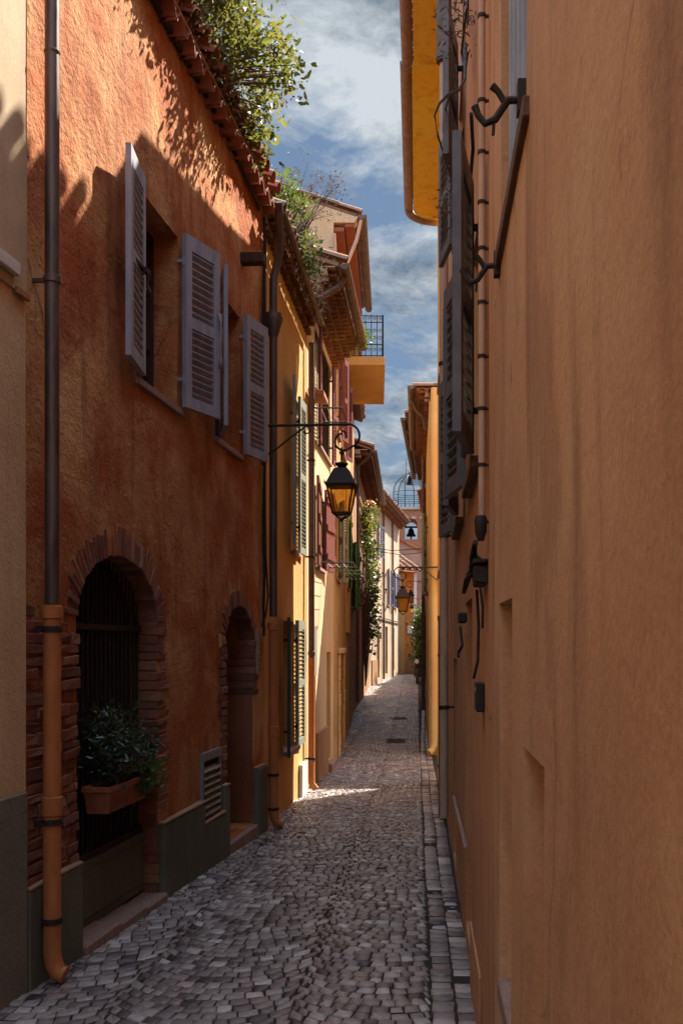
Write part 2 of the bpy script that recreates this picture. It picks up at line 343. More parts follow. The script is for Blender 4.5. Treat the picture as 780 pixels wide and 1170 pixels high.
def wall(F, parent, name, mat, z0, z1, depth, holes=(), amp=0.0, slope=.32, step=.35, hdepth=.22):
    """holes: (u0,u1,za,zb,rise,depth); rise>0 gives an arched head. Closed box behind, pitched top."""
    mb = MB()
    us = {0.0, F.L}; zs = {z0, z1}
    for h in holes: us |= {h[0], h[1]}; zs |= {h[2], h[3]}
    def fill(S):
        S = sorted(S); out = []
        for a, b in zip(S, S[1:]):
            n = max(1, int((b - a) / step)); out += [a + (b - a) * k / n for k in range(n)]
        return out + [S[-1]]
    us, zs = fill(us), fill(zs)
    def w(u, z):
        if not amp: return 0
        return amp * (noise.noise((u * .9, z * .9, 3.1)) + .6 * noise.noise((u * 2.6, z * 2.6, 7.7)))
    idx = {}
    for i, u in enumerate(us):
        for j, z in enumerate(zs):
            idx[i, j] = len(mb.v); mb.v.append(tuple(F.pt(u, z, w(u, z))))
    flip = F.t.cross(Vector((0, 0, 1))).dot(F.n) < 0
    def addf(f): mb.f.append(tuple(f[::-1]) if flip else tuple(f))
    for i in range(len(us) - 1):
        for j in range(len(zs) - 1):
            uc, zc = (us[i] + us[i + 1]) / 2, (zs[j] + zs[j + 1]) / 2
            if any(h[0] < uc < h[1] and h[2] < zc < h[3] for h in holes): continue
            addf((idx[i, j], idx[i + 1, j], idx[i + 1, j + 1], idx[i, j + 1]))
    for h in holes:
        u0, u1, za, zb, rise, dp = h
        pts = []                                            # outline, counter-clockwise from the lower left
        if rise:
            n = 14; cu, ru = (u0 + u1) / 2, (u1 - u0) / 2
            arc = [(cu + ru * math.cos(PI * k / n), zb - rise + rise * math.sin(PI * k / n)) for k in range(n + 1)]
            for (a, b), (c, d) in zip(arc, arc[1:]):
                if a - c < 1e-6: continue
                f = [F.pt(a, b), F.pt(a, zb), F.pt(c, zb), F.pt(c, d)]
                mb.add(f if not flip else f[::-1], [(0, 1, 2, 3)])
            pts = [(u0, za), (u1, za)] + arc
        else: pts = [(u0, za), (u1, za), (u1, zb), (u0, zb)]
        for (a, b), (c, d) in zip(pts, pts[1:] + pts[:1]):
            if abs(a - c) + abs(b - d) < 1e-6: continue
            seq = [(a, b), (c, d)]                         # follow the uneven wall face so that no crack opens at the arris
            if abs(a - c) < 1e-6: seq = [(a, z) for z in zs if min(b, d) - 1e-6 <= z <= max(b, d) + 1e-6 and abs(z - b) > 1e-6 and abs(z - d) > 1e-6]
            elif abs(b - d) < 1e-6: seq = [(u, b) for u in us if min(a, c) - 1e-6 <= u <= max(a, c) + 1e-6 and abs(u - a) > 1e-6 and abs(u - c) > 1e-6]
            else: seq = []
            seq.sort(key=lambda p: abs(p[0] - a) + abs(p[1] - b)); seq = [(a, b)] + seq + [(c, d)]
            for (a1, b1), (c1, d1) in zip(seq, seq[1:]):
                mb.quad(F.pt(a1, b1, w(a1, b1)), F.pt(c1, d1, w(c1, d1)), F.pt(c1, d1, -dp), F.pt(a1, b1, -dp))
        mb.quad(F.pt(u0, za, -dp - .02), F.pt(u1, za, -dp - .02), F.pt(u1, zb, -dp - .02), F.pt(u0, zb, -dp - .02))
        mb.quad(F.pt(u0, za, -dp - .02), F.pt(u1, za, -dp - .02), F.pt(u1, za, -dp), F.pt(u0, za, -dp))
    zt = z1 + depth * slope; L = F.L
    a, b, c, d = F.pt(0, z0), F.pt(L, z0), F.pt(L, z0, -depth), F.pt(0, z0, -depth)
    A, B, C_, D_ = F.pt(0, z1), F.pt(L, z1), F.pt(L, zt, -depth), F.pt(0, zt, -depth)
    mb.quad(a, A, D_, d); mb.quad(b, c, C_, B); mb.quad(c, d, D_, C_); mb.quad(A, B, C_, D_)
    return mb.build(name, mat, parent, smooth=25 if amp else None)

def half_tile(mb, p, d, side, up, L, r0, r1, th=.012, n=6):
    """one barrel tile: from p along d, opening away from up"""
    base = len(mb.v)
    for (q, r) in ((p, r0), (p + d * L, r1)):
        for rr in (r, r - th):
            for k in range(n):
                t = PI * k / (n - 1); mb.v.append(tuple(q + side * math.cos(t) * rr + up * math.sin(t) * rr))
    m = 2 * n
    for k in range(n - 1):
        mb.f.append((base + k, base + k + 1, base + m + k + 1, base + m + k))
        mb.f.append((base + n + k + 1, base + n + k, base + m + n + k, base + m + n + k + 1))
        mb.f.append((base + k, base + n + k, base + n + k + 1, base + k + 1))

def roof(F, parent, zE, over, run, mat='rooftile', tp=.2, pitch=17.7, u0=0.0, u1=None, seg=.40, name='roof', lip=0.0):
    mb = MB(); u1 = F.L if u1 is None else u1
    up = (Vector((0, 0, 1)) * math.cos(math.radians(pitch)) + F.n * math.sin(math.radians(pitch)))
    d = (Vector((0, 0, 1)) * math.sin(math.radians(pitch)) - F.n * math.cos(math.radians(pitch)))
    n = max(1, int((u1 - u0) / tp)); rows = int((run + over) / (seg * math.cos(math.radians(pitch))))
    for c in range(n):
        u = u0 + (c + .5) * (u1 - u0) / n
        for k in range(rows):
            j = Vector((rnd.uniform(-.008, .008), rnd.uniform(-.008, .008), rnd.uniform(-.005, .008)))
            p = F.pt(u, zE, over) + d * (seg * k + rnd.uniform(-.015, .015)) + j
            half_tile(mb, p + up * .055, d, F.t, up, seg + .06, tp * .40, tp * .34)
            q = F.pt(u + tp / 2, zE, over - .05) + d * (seg * k) + j
            half_tile(mb, q + up * .06, d, F.t, -up, seg + .06, tp * .40, tp * .34)
    o = F.pt(u0, zE, over - .06) - up * .05
    mb.obox(o, F.t * (u1 - u0), d * (run + over - .06), up * .05)
    return mb.build(name, mat, parent, smooth=50)

def genoise(F, parent, ztop, rows=2, proj=.11, tp=.19, u0=0.0, u1=None, mat='rooftile', h=.105):
    """courses of tile ends stepping out under the eaves, bedded in mortar"""
    mb = MB(); mo = MB(); u1 = F.L if u1 is None else u1
    for r in range(rows):
        zb = ztop - h * (rows - r); dd = proj * (r + 1)
        n = max(1, int((u1 - u0) / tp)); sh = tp / 2 if r % 2 else 0
        for c in range(n):
            u = u0 + (c + .5) * (u1 - u0) / n + sh
            if u > u1 - tp * .3: continue
            p = F.pt(u, zb - .004 + rnd.uniform(-.004, .004), dd + rnd.uniform(-.008, .008))
            half_tile(mb, p, -F.n, F.t, Vector((0, 0, 1)), dd + .02, tp * .44, tp * .40, .014)
        F.slab(mo, u0, u1, zb + h - .022, zb + h - .002, -.02, dd - .012)
        F.slab(mo, u0, u1, zb, zb + h - .022, -.02, max(.005, dd - proj - .02))
    e = mb.build('eaves', mat, parent, smooth=50)
    mo.build('eaves_mortar', 'mortar', e)
    return e

def shutter(F, parent, uh, side, wd, z0, z1, ang, mat, d0=.03, panels=2, th=.034, label=None, boards=False, hinge=True, slat=.050):
    mb = MB(); a = (F.t * side * math.cos(math.radians(ang)) + F.n * math.sin(math.radians(ang))).normalized()
    nn = (F.n * math.cos(math.radians(ang)) - F.t * side * math.sin(math.radians(ang))).normalized()
    o = F.pt(uh, z0, d0); Z = Vector((0, 0, 1)); H = z1 - z0; st = min(.075, wd * .19)
    if boards:
        nb = max(3, int(wd / .11))
        for k in range(nb):
            mb.obox(o + a * (wd * k / nb + .002), a * (wd / nb - .004), nn * th, Z * H)
        for zz in (H * .14, H * .5, H * .84):
            mb.obox(o + a * .01 + nn * th + Z * zz, a * (wd - .02), nn * .022, Z * .09)
    else:
        rl = .085
        mb.obox(o, a * st, nn * th, Z * H); mb.obox(o + a * (wd - st), a * st, nn * th, Z * H)
        zs = [0.0] + [H * k / panels - rl / 2 for k in range(1, panels)] + [H - rl * 1.3]
        for i, zz in enumerate(zs): mb.obox(o + a * st + Z * zz + nn * .001, a * (wd - 2 * st), nn * (th - .002), Z * (rl if i < panels else rl * 1.3))
        for i in range(panels):
            lo, hi = zs[i] + rl, zs[i + 1]
            n = max(2, int((hi - lo) / slat))
            for k in range(n):
                zc = lo + (hi - lo) * (k + .15) / n + rnd.uniform(-.003, .003)
                mb.obox(o + a * st + Z * zc + nn * .004, a * (wd - 2 * st), Z * .004 * 2, (nn * (th - .008) - Z * 0 + Z * slat * .50))
    s = mb.build('shutter', mat, parent)
    if label: s['label'] = label
    if hinge:
        hb = MB()
        for zz in (.16, .84):
            hb.cut(); hb.tube([F.pt(uh, z0 + H * zz - .035, d0 + .012), F.pt(uh, z0 + H * zz + .035, d0 + .012)], .013, 7)
            F.slab(hb, uh - .012, uh + .012, z0 + H * zz - .012, z0 + H * zz + .012, 0, d0 + .01)
        hb.build('hinge', 'iron' if mat != 'shutter_lilac' else 'shutter_lilac', s)
    return s

def window(F, parent, u0, u1, z0, z1, dp, frame='wood_brown', mull=1, bars=2, sill=None, sill_d=.04, label=None):
    mb = MB(); fw = .055
    F.slab(mb, u0, u0 + fw, z0, z1, -dp, -dp + .05); F.slab(mb, u1 - fw, u1, z0, z1, -dp, -dp + .05)
    F.slab(mb, u0 + fw, u1 - fw, z0, z0 + fw, -dp, -dp + .048); F.slab(mb, u0 + fw, u1 - fw, z1 - fw, z1, -dp, -dp + .048)
    for k in range(1, mull + 1):
        uc = u0 + (u1 - u0) * k / (mull + 1); F.slab(mb, uc - .04, uc + .04, z0 + fw, z1 - fw, -dp, -dp + .046)
    for k in range(1, bars + 1):
        zc = z0 + (z1 - z0) * k / (bars + 1); F.slab(mb, u0 + fw, u1 - fw, zc - .012, zc + .012, -dp + .004, -dp + .04)
    w = mb.build('window', frame, parent)
    if label: w['label'] = label
    g = MB(); F.slab(g, u0 + fw, u1 - fw, z0 + fw, z1 - fw, -dp + .012, -dp + .018); g.build('pane', 'pane', w)
    if sill:
        sb = MB(); F.slab(sb, u0 - .04, u1 + .04, z0 - .05, z0 - .003, -dp + .05, sill_d); sb.build('sill', sill, w, bevel=.004)
    return w

def pipe(F, parent, u, zs, d, r, mat, clamp='iron', cl=(), name='downpipe', collars=(), n=14, extra=None):
    mb = MB(); pts = [F.pt(u, z, d) for z in zs] if extra is None else extra
    mb.tube(pts, r, n)
    if isinstance(r, list): r = r[0]
    for z, rr, hh in collars:
        mb.lathe(F.pt(u, z, d), [(r, -hh / 2), (rr, -hh / 2 + .006), (rr, hh / 2 - .004), (r, hh / 2)], n)
    p = mb.build(name, mat, parent, smooth=40)
    if cl:
        cb = MB()
        for z in cl:
            cb.cut(); k_ = min(1, r / .03); cb.lathe(F.pt(u, z, d), [(r, -.016 * k_), (r + .008 * k_, -.014 * k_), (r + .008 * k_, .014 * k_), (r, .016 * k_)], n)
            F.slab(cb, u - .012 * k_, u + .012 * k_, z - .009 * k_, z + .009 * k_, 0.0, d - r)
        cb.build('pipe_clamp', clamp, p, smooth=40)
    return p

def arc_pts(c, ax, ay, r0, r1, t0, t1, n=22):
    c, ax, ay = Vector(c), Vector(ax), Vector(ay)
    return [c + (ax * math.cos(t0 + (t1 - t0) * k / n) + ay * math.sin(t0 + (t1 - t0) * k / n)) * (r0 + (r1 - r0) * k / n) for k in range(n + 1)]

def leaf(mb, p, size, nrm=None, asp=.5):
    nrm = nrm or Vector((rnd.gauss(0, 1), rnd.gauss(0, 1), rnd.gauss(0, 1) + .5)).normalized()
    a = nrm.orthogonal().normalized(); th = rnd.uniform(0, 2 * PI); b = nrm.cross(a)
    a, b = a * math.cos(th) + b * math.sin(th), b * math.cos(th) - a * math.sin(th)
    L = size * rnd.choice((.45, .7, .9, 1.0, 1.2, 1.5)) * rnd.uniform(.85, 1.15); W = L * asp
    P = [p, p + a * L * .35 + b * W * .5 + nrm * L * .06, p + a * L * .8 + b * W * .32, p + a * L - nrm * L * .1,
         p + a * L * .8 - b * W * .32, p + a * L * .35 - b * W * .5 + nrm * L * .06, p + a * L * .5 - nrm * L * .05]
    mb.add(P, [(0, 1, 6), (1, 2, 6), (2, 3, 6), (3, 4, 6), (4, 5, 6), (5, 0, 6)])

def bush(name, label, cat, base, blobs, n, size, mat, stem='wood_brown', asp=.5, group=None, clump=.10, twigs=10, petals=0):
    """blobs: (x,y,z,rx,ry,rz). Twigs run from the base into each blob, leaves gather round clump centres."""
    t = thing(name, label, cat, base, group)
    lb, sb, pb = MB(), MB(), MB(); B = Vector(base)
    tot = sum(b[3] * b[4] * b[5] for b in blobs)
    for bl in blobs:
        c = Vector(bl[:3]); k = max(6, int(n * bl[3] * bl[4] * bl[5] / tot)); nc = max(3, k // 16)
        cents = []
        for _ in range(nc):
            while True:
                q = Vector((rnd.uniform(-1, 1), rnd.uniform(-1, 1), rnd.uniform(-1, 1)))
                if .25 < q.length < 1: break
            q *= rnd.uniform(.75, 1.15); cents.append(c + Vector((q.x * bl[3], q.y * bl[4], q.z * bl[5])))
        for q in cents[:twigs]:
            tw = .45 if stem in ('leaf_dry', 'cable') else 1
            m = B.lerp(q, .5) + Vector((rnd.uniform(-.06, .06), rnd.uniform(-.06, .06), rnd.uniform(0, .08)))
            sb.tube([B.lerp(Vector((B.x, q.y, B.z)), .7 if tw < 1 else .2), m, q], [.010 * tw, .007 * tw, .003 * tw], 5, caps=False)
        for q in cents:
            for _ in range(16):
                leaf(lb, q + Vector((rnd.gauss(0, clump), rnd.gauss(0, clump), rnd.gauss(0, clump))), size, asp=asp)
    lb.build('foliage', mat, t)
    if sb.f: sb.build('stem', stem, t)
    return t

def house(name, label, F, z0, group=None):
    p = F.pt(F.L / 2, 0); return thing(name, label, 'house', (p.x, p.y, gz(p.y)))

# ================================================================== SETTING
def ground():
    mb = MB(); s = 400; mb.quad((-s, -s, -.95), (s, -s, -.95), (s, s, -.95), (-s, s, -.95))
    tag(mb.build('ground', 'earth'), kind='structure')
    mb = MB(); ys = [-20 + .5 * k for k in range(0, 150)]
    for a, b in zip(ys, ys[1:]):
        mb.quad((-6, a, gz(a) - .007), (9, a, gz(a) - .007), (9, b, gz(b) - .007), (-6, b, gz(b) - .007))
    tag(mb.build('street_bed', 'joint'), kind='structure')
ground()

def setts():
    """granite setts laid in segmental arches two to the width, with straight gutter rows along the right-hand wall"""
    mb = MB(); P = .86; R = .56
    covers = [(-.70, -.22, 21.4, 22.5), (-.70, -.26, 27.2, 28.1)]
    def arch(x, xc):
        q = max(-.47, min(.47, x - xc)); return R - math.sqrt(R * R - q * q), q / math.sqrt(R * R - q * q)
    def stone(c4, h, y):
        # c4: four plan corners, counter-clockwise
        cx = sum(p[0] for p in c4) / 4; cy = sum(p[1] for p in c4) / 4
        if any(a < cx < b and c < cy < e for a, b, c, e in covers): return
        if abs(cx) > 3 or rnd.random() < .004: return
        tilt = (rnd.gauss(0, .011), rnd.gauss(0, .011)); b = len(mb.v)
        for k, (ins, dz) in enumerate(((0.0, -.05), (0.0015, -.004), (.008, 0.0))):
            for (x, yy) in c4:
                dx, dy = cx - x, cy - yy; l = math.hypot(dx, dy) or 1
                X, Y = x + dx / l * ins, yy + dy / l * ins
                mb.v.append((X, Y, gz(Y) + h + dz + (X - cx) * tilt[0] + (Y - cy) * tilt[1]))
        mb.v.append((cx, cy, gz(cy) + h + .003))
        for r in (0, 4):
            for k in range(4):
                k2 = (k + 1) % 4; mb.f.append((b + r + k, b + r + k2, b + r + 4 + k2, b + r + 4 + k))
        for k in range(4): mb.f.append((b + 8 + k, b + 8 + (k + 1) % 4, b + 12))
    y = -2.0; row = 0
    while y < 50.5:
        big = 1.0 if y < 26 else 1.5
        step = .092 * big
        xl = lerp_tab(WL, y) - .12; xg = .07
        zig = [((row + l) % 2 - .5) * .03 + rnd.uniform(-.012, .012) for l in range(8)]
        for lobe in range(-4, 2):
            xc = -1.43 + P * (lobe + .5); x0 = -1.43 + P * lobe + zig[lobe + 4]; x1 = min(-1.43 + P * (lobe + 1) + zig[lobe + 5], xg)
            if x1 < xl or x0 >= xg - .03: continue
            x = x0; xs = [x]
            while x < x1 - .045:
                _, sl = arch(x, xc)
                x += big * rnd.uniform(.066, .105) / (1 + .3 * sl * sl); xs.append(min(x, x1))
            if xs[-1] < x1: xs.append(x1)
            ro = rnd.uniform(-.008, .008)
            for a, b in zip(xs, xs[1:]):
                if b - a < .02 or b < xl: continue
                def P2(xx, t):
                    ya, sl = arch(xx, xc)
                    fade = 1 - min(1, abs(xx - xc) / .43) ** 3
                    x2 = xx - sl / (1 + sl * sl) * step * t * .7 * fade
                    return (x2, y + ro + step * t + arch(x2, xc)[0])
                g = .0032; t1 = .965 + rnd.uniform(-.02, .02)
                c = [P2(a + g, .04), P2(b - g, .04), P2(b - g, t1), P2(a + g, t1)]
                c = [(p[0] + rnd.uniform(-.004, .004), p[1] + rnd.uniform(-.005, .005)) for p in c]
                stone(c, rnd.gauss(0, .002), y)
        y += step; row += 1
    for k in range(2):
        y = -2.0
        while y < 46:
            L = rnd.uniform(.085, .14); xo = .008 * max(0, y - 20) + .006 * math.sin(y * 1.3 + k)
            a = .072 + .112 * k + xo; b = a + .106
            c = [(a, y), (b, y), (b, y + L - .008), (a, y + L - .008)]
            c = [(p[0] + rnd.uniform(-.005, .005), p[1] + rnd.uniform(-.005, .005)) for p in c]
            stone(c, rnd.gauss(-.003, .003), y); y += L
    tag(mb.build('street', 'sett', smooth=75), kind='structure')
setts()
for (x0, x1, y0, y1, lab) in ((-.70, -.22, 21.4, 22.5, 'nearer rectangular iron cover set flush in the cobbles'), (-.70, -.26, 27.2, 28.1, 'farther iron cover, a thin dark line in the cobbles')):
    t = thing('manhole_cover', lab, 'manhole cover', ((x0 + x1) / 2, (y0 + y1) / 2, gz((y0 + y1) / 2) - .02), 'iron covers in the street')
    zc = gz((y0 + y1) / 2); mb = MB(); mb.box(x0 + .05, x1 - .05, y0 + .05, y1 - .05, zc - .04, zc - .002)
    for k in range(6):
        xx = x0 + .09 + (x1 - x0 - .2) * k / 5; mb.box(xx, xx + .02, y0 + .08, y1 - .08, zc - .003, zc + .003)
    mb.build('plate', 'iron', t, bevel=.002)
    mb = MB(); mb.box(x0, x1, y0, y0 + .045, zc - .04, zc); mb.box(x0, x1, y1 - .045, y1, zc - .04, zc)
    mb.box(x0, x0 + .045, y0 + .047, y1 - .047, zc - .04, zc); mb.box(x1 - .045, x1, y0 + .047, y1 - .047, zc - .04, zc); mb.build('rim', 'zinc', t, bevel=.002)

# ================================================================== LEFT SIDE
# ---- beige house at the left edge
F0 = Facade((-3.43, -14.0), (-1.935, 4.93), 'L')
h0 = house('house', 'beige rough-rendered house at the left edge, beside the dark downpipe', F0, 0)
wall(F0, h0, 'wall', 'beige', -.9, 7.2, 5, amp=.004, step=.5)
mb = MB(); uE = F0.L
F0.slab(mb, 0, uE - .012, 3.42, 7.1, .0, .012); mb.build('upper_render', 'beige_smooth', h0)
mb = MB(); F0.slab(mb, 0, uE - .005, -.6, .98, .001, .014); mb.build('plinth', 'pebble', h0, bevel=.006)
mb = MB(); uS = F0.u_px(14); F0.slab(mb, uS - 1.3, uS, 3.475, 3.54, .013, .045); mb.build('window_sill', 'white_paint', h0, bevel=.005)
mb = MB(); F0.slab(mb, uS + .002, uE - .01, 3.40, 3.435, .013, .03); mb.build('string_course', 'brown_wall', h0, bevel=.004)
roof(F0, h0, 7.25, .2, 4.5)

# ---- rust red house
F1 = Facade((-1.9637, 4.93), (-1.560, 10.1), 'L')
U = F1.u_px
EV1 = 6.14
gu0, gu1 = U(87), U(180); du0, du1 = U(257), U(289)
w1 = (U(155), U(203)); w2 = (U(246), U(274)); WZ = (3.45, 4.73)
h1 = house('house', 'rust red lime-rendered house with lilac louvred shutters and an arched gate', F1, 0)
gzs = F1.g((gu0 + gu1) / 2); dz = F1.g((du0 + du1) / 2)
holes1 = [(gu0, gu1, gzs + .02, 2.27, .40, .75), (du0, du1, dz + .12, 2.08, .34, .32), (w1[0], w1[1], *WZ, 0, .24), (w2[0], w2[1], *WZ, 0, .24)]
wall(F1, h1, 'wall', 'red_stucco', -.9, EV1 + .04, 4, holes1, amp=.012, step=.14)
# bricks round the gate, the patch beyond the pipe, and the arched door
def brick(mb, u, z, L, h, d, dep=.10, ang=0, jit=.006):
    a = F1.t * math.cos(ang) + Vector((0, 0, 1)) * math.sin(ang); b = Vector((0, 0, 1)) * math.cos(ang) - F1.t * math.sin(ang)
    mb.obox(F1.pt(u, z, d - dep), a * L, F1.n * dep, b * h, jit)
def brick_arch(mb, u0, u1, zb, rise, lo, hi, n, ragged=.07):
    cu, ru = (u0 + u1) / 2, (u1 - u0) / 2
    for k in range(n):
        t = PI * (k + .5) / n; L = rnd.uniform(lo, hi)
        p = (cu + ru * math.cos(t), zb - rise + rise * math.sin(t)); nd = math.atan2(math.sin(t) * ru, math.cos(t) * rise)
        wdt = PI * (ru + rise) / 2 / n * .84
        a = F1.t * math.cos(nd) + Vector((0, 0, 1)) * math.sin(nd); b = Vector((0, 0, 1)) * math.cos(nd) - F1.t * math.sin(nd)
        o = F1.pt(*p, -.15) - b * wdt / 2 - a * .012
        mb.obox(o, a * L, F1.n * (.15 + rnd.uniform(.002, .014)), b * wdt, .004)
mb = MB()
brick_arch(mb, gu0, gu1, 2.27, .40, .13, .20, 40)
z = gzs + .03
while z < 1.86:
    h = rnd.uniform(.05, .075)
    brick(mb, gu1 - .012, z, rnd.uniform(.09, .26), h * .86, rnd.uniform(.002, .011), .16)
    if z > .5: pass
    u = .012
    while u < gu0 - .03:
        L = rnd.uniform(.13, .30); L = min(L, gu0 + .012 - u)
        top = 1.93 if u > .34 else 1.72 - .2 * (u < .2) + .35 * (u < .12)
        if z < top and L > .05: brick(mb, u, z, L - .010, h * rnd.uniform(.76, .92), rnd.uniform(.004, .026), .12, jit=.009)
        u += L
    z += h
mb.build('brick_surround', 'brick', h1, bevel=.004)
mb = MB()
brick_arch(mb, du0, du1, 2.08, .34, .10, .18, 22)
z = dz + .12
while z < 1.72:
    h = rnd.uniform(.055, .075)
    brick(mb, du0 - rnd.uniform(.10, .24), z, .26 if False else rnd.uniform(.12, .2), h * .84, rnd.uniform(.004, .012), .05)
    brick(mb, du0 - .12, z, .13, h * .84, rnd.uniform(.010, .024), .2)
    if z > 1.2: brick(mb, du1 - .012, z, .14, h * .84, rnd.uniform(.010, .022), .30)
    z += h
mb.build('brick_surround', 'brick', h1, bevel=.004)
# gate
mb = MB(); n = 19; cu, ru = (gu0 + gu1) / 2, (gu1 - gu0) / 2
for k in range(n):
    u = gu0 + .04 + (gu1 - gu0 - .08) * k / (n - 1)
    zt = 2.27 - .40 + .40 * math.sqrt(max(0, 1 - ((u - cu) / ru) ** 2)) + .01
    mb.tube([F1.pt(u, gzs + .3, -.13), F1.pt(u, zt, -.13)], .0095, 6)
F1.slab(mb, gu0, gu1, 1.80, 1.835, -.150, -.11); F1.slab(mb, gu0, gu1, gzs + .46, gzs + .50, -.152, -.108); F1.slab(mb, gu0, gu1, 1.0, 1.03, -.149, -.111)
g = mb.build('gate', 'iron', h1)
mb = MB(); F1.slab(mb, gu0 + .005, gu1 - .005, gzs + .06, gzs + .46, -.17, -.09)
F1.slab(mb, gu0 + .06, gu1 - .06, gzs + .12, gzs + .40, -.09, -.082); mb.build('lower_panel', 'plinth', g, bevel=.004)
mb = MB(); F1.slab(mb, gu0 + .002, gu1 - .002, gzs + .05, 2.262, -.24, -.20); mb.build('gate_dark_sheet', 'painted_dark', h1)  # black sheet added behind the bars in place of the dark interior
mb = MB(); a = gu0 - .02
for k, L in enumerate((.52, .45, .42)):
    F1.slab(mb, a, a + L - .006, F1.g(a) - .1, F1.g(gu0) + .055 - .02 * k, -.2, .075); a += L
mb.build('doorstep', 'stone_sill', h1, bevel=.01)
# wooden door in the second arch
mb = MB()
nb = 6
for k in range(nb):
    a = du0 + (du1 - du0) * k / nb
    F1.slab(mb, a + .003, a + (du1 - du0) / nb - .003, dz + .14, 2.06, -.315, -.28 + .004 * (k % 2))
dr = mb.build('door', 'wood_dark', h1)
mb = MB(); mb.lathe(F1.pt(du0 + .12, 1.0, -.28), [(.02, 0), (.02, .02), (.012, .03), (.028, .05), (.02, .07)], 10, F1.n); mb.build('handle', 'iron', dr, smooth=40)
mb = MB(); F1.slab(mb, du0 + .01, du0 + .5, dz - .1, dz + .115, -.30, .05); F1.slab(mb, du0 + .507, du1 - .01, dz - .1, dz + .11, -.30, .055); mb.build('doorstep', 'stone_sill', h1, bevel=.012)
mb = MB(); F1.slab(mb, du1 - .022, du1 - .003, dz + .125, 1.22, -.28, -.004); mb.build('door_jamb', 'red_dark', h1)  # thin darker slab over the right jamb face
# plinths
mb = MB()
F1.slab(mb, .004, gu0 - .02, -.7, .48, .001, .052); mb.cut()
F1.slab(mb, gu1 + .005, U(228), -.7, .45, .001, .05)
F1.slab(mb, U(228) + .001, U(252), -.7, .275, .001, .05); F1.slab(mb, U(252) + .001, du0 - .005, -.7, .49, .001, .051); mb.cut()
F1.slab(mb, du1 + .012, F1.L - .03, -.7, .50, .001, .06)
pl = mb.build('plinth', 'plinth', h1, bevel=.008)
mb = MB()
for (a, b, zz) in ((gu1 + .004, U(228), .45), (U(228), U(252), .275), (U(252), du0 - .004, .49), (.004, gu0 - .02, .48), (du1 + .012, F1.L - .03, .50)):
    mb.cut(); F1.slab(mb, a, b, zz + .002, zz + .018, -.01, .054)
mb.build('plinth_capping', 'mortar', pl, bevel=.004)
# slatted vent
mb = MB(); va, vb = U(228), U(249)
F1.slab(mb, va, va + .03, .29, .77, 0, .03); F1.slab(mb, vb - .03, vb, .29, .77, 0, .03); F1.slab(mb, va, vb, .772, .84, 0, .032)
for k in range(8):
    zz = .30 + .058 * k; mb.obox(F1.pt(va + .03, zz, .002), F1.t * (vb - va - .06), F1.n * .035 - Vector((0, 0, .03)), (0, 0, .010))
v_ = mb.build('vent_grille', 'grey_metal', h1)
mb = MB(); F1.slab(mb, va + .03, vb - .03, .28, .772, .0005, .0015); mb.build('vent_dark_sheet', 'painted_dark', v_)  # thin black sheet paints the darkness behind the slats
# ventilation block beside the door; black blocks stand in for its dark holes
mb = MB(); va = U(290.5); F1.slab(mb, va, va + .09, 1.42, 1.86, -.01, .045)
vb_ = mb.build('vent_block', 'mortar', h1, bevel=.004)
mb = MB()
for k in range(8): mb.cut(); F1.slab(mb, va + .03, va + .06, 1.45 + .05 * k, 1.475 + .05 * k, .040, .0462)
mb.build('vent_dark_spot', 'painted_dark', vb_)
# little yellow enamel plate
mb = MB(); ua = U(247); F1.slab(mb, ua - .03, ua + .03, 1.69, 1.80, .03, .045); mb.build('enamel_plate', 'yellow_wall', h1, bevel=.003)
# windows and shutters
for (a, b) in (w1, w2):
    window(F1, h1, a, b, WZ[0] + .01, WZ[1], .23, 'wood_dark', 1, 2, 'stone_sill', .035)
sw = .435
shutter(F1, h1, w1[0], -1, .47, 3.47, 4.76, 9, 'shutter_lilac', .035, label='lilac louvred shutter with an iron latch, left of the first window')
shutter(F1, h1, w1[1], 1, sw, 3.47, 4.76, 19, 'shutter_lilac', .035, label='lilac louvred shutter seen face on between the two windows')
shutter(F1, h1, w2[0], -1, .42, 3.47, 4.76, 21, 'shutter_lilac', .03)
shutter(F1, h1, w2[1], 1, .44, 3.47, 4.76, 13, 'shutter_lilac', .035)
mb = MB()      # latch of the first shutter
p = F1.pt(w1[0] - .2, 4.05, .12); mb.tube([p, p + Vector((.02, 0, .05)), p + Vector((.05, 0, .02)), p + Vector((.03, 0, -.06)), p + Vector((.05, 0, -.11)), p + Vector((.02, 0, -.12))], .008, 6)
F1.slab(mb, w1[0] - .34, w1[0] - .06, 4.10, 4.122, .09, .118); mb.build('shutter_latch', 'iron', h1)
# beam stub under the eaves
mb = MB(); ub = U(275); F1.slab(mb, U(275), U(275) + .11, F1.z_px(285, 309) - .05, F1.z_px(285, 309) + .05, -.02, .21); mb.build('beam_end', 'wood_dark', h1, bevel=.008)
# eaves and roof
genoise(F1, h1, EV1 + .08, 1, .13, .225, mat='redtile', h=.14)
roof(F1, h1, EV1 + .075, .16, 3.6, 'redtile', tp=.225)
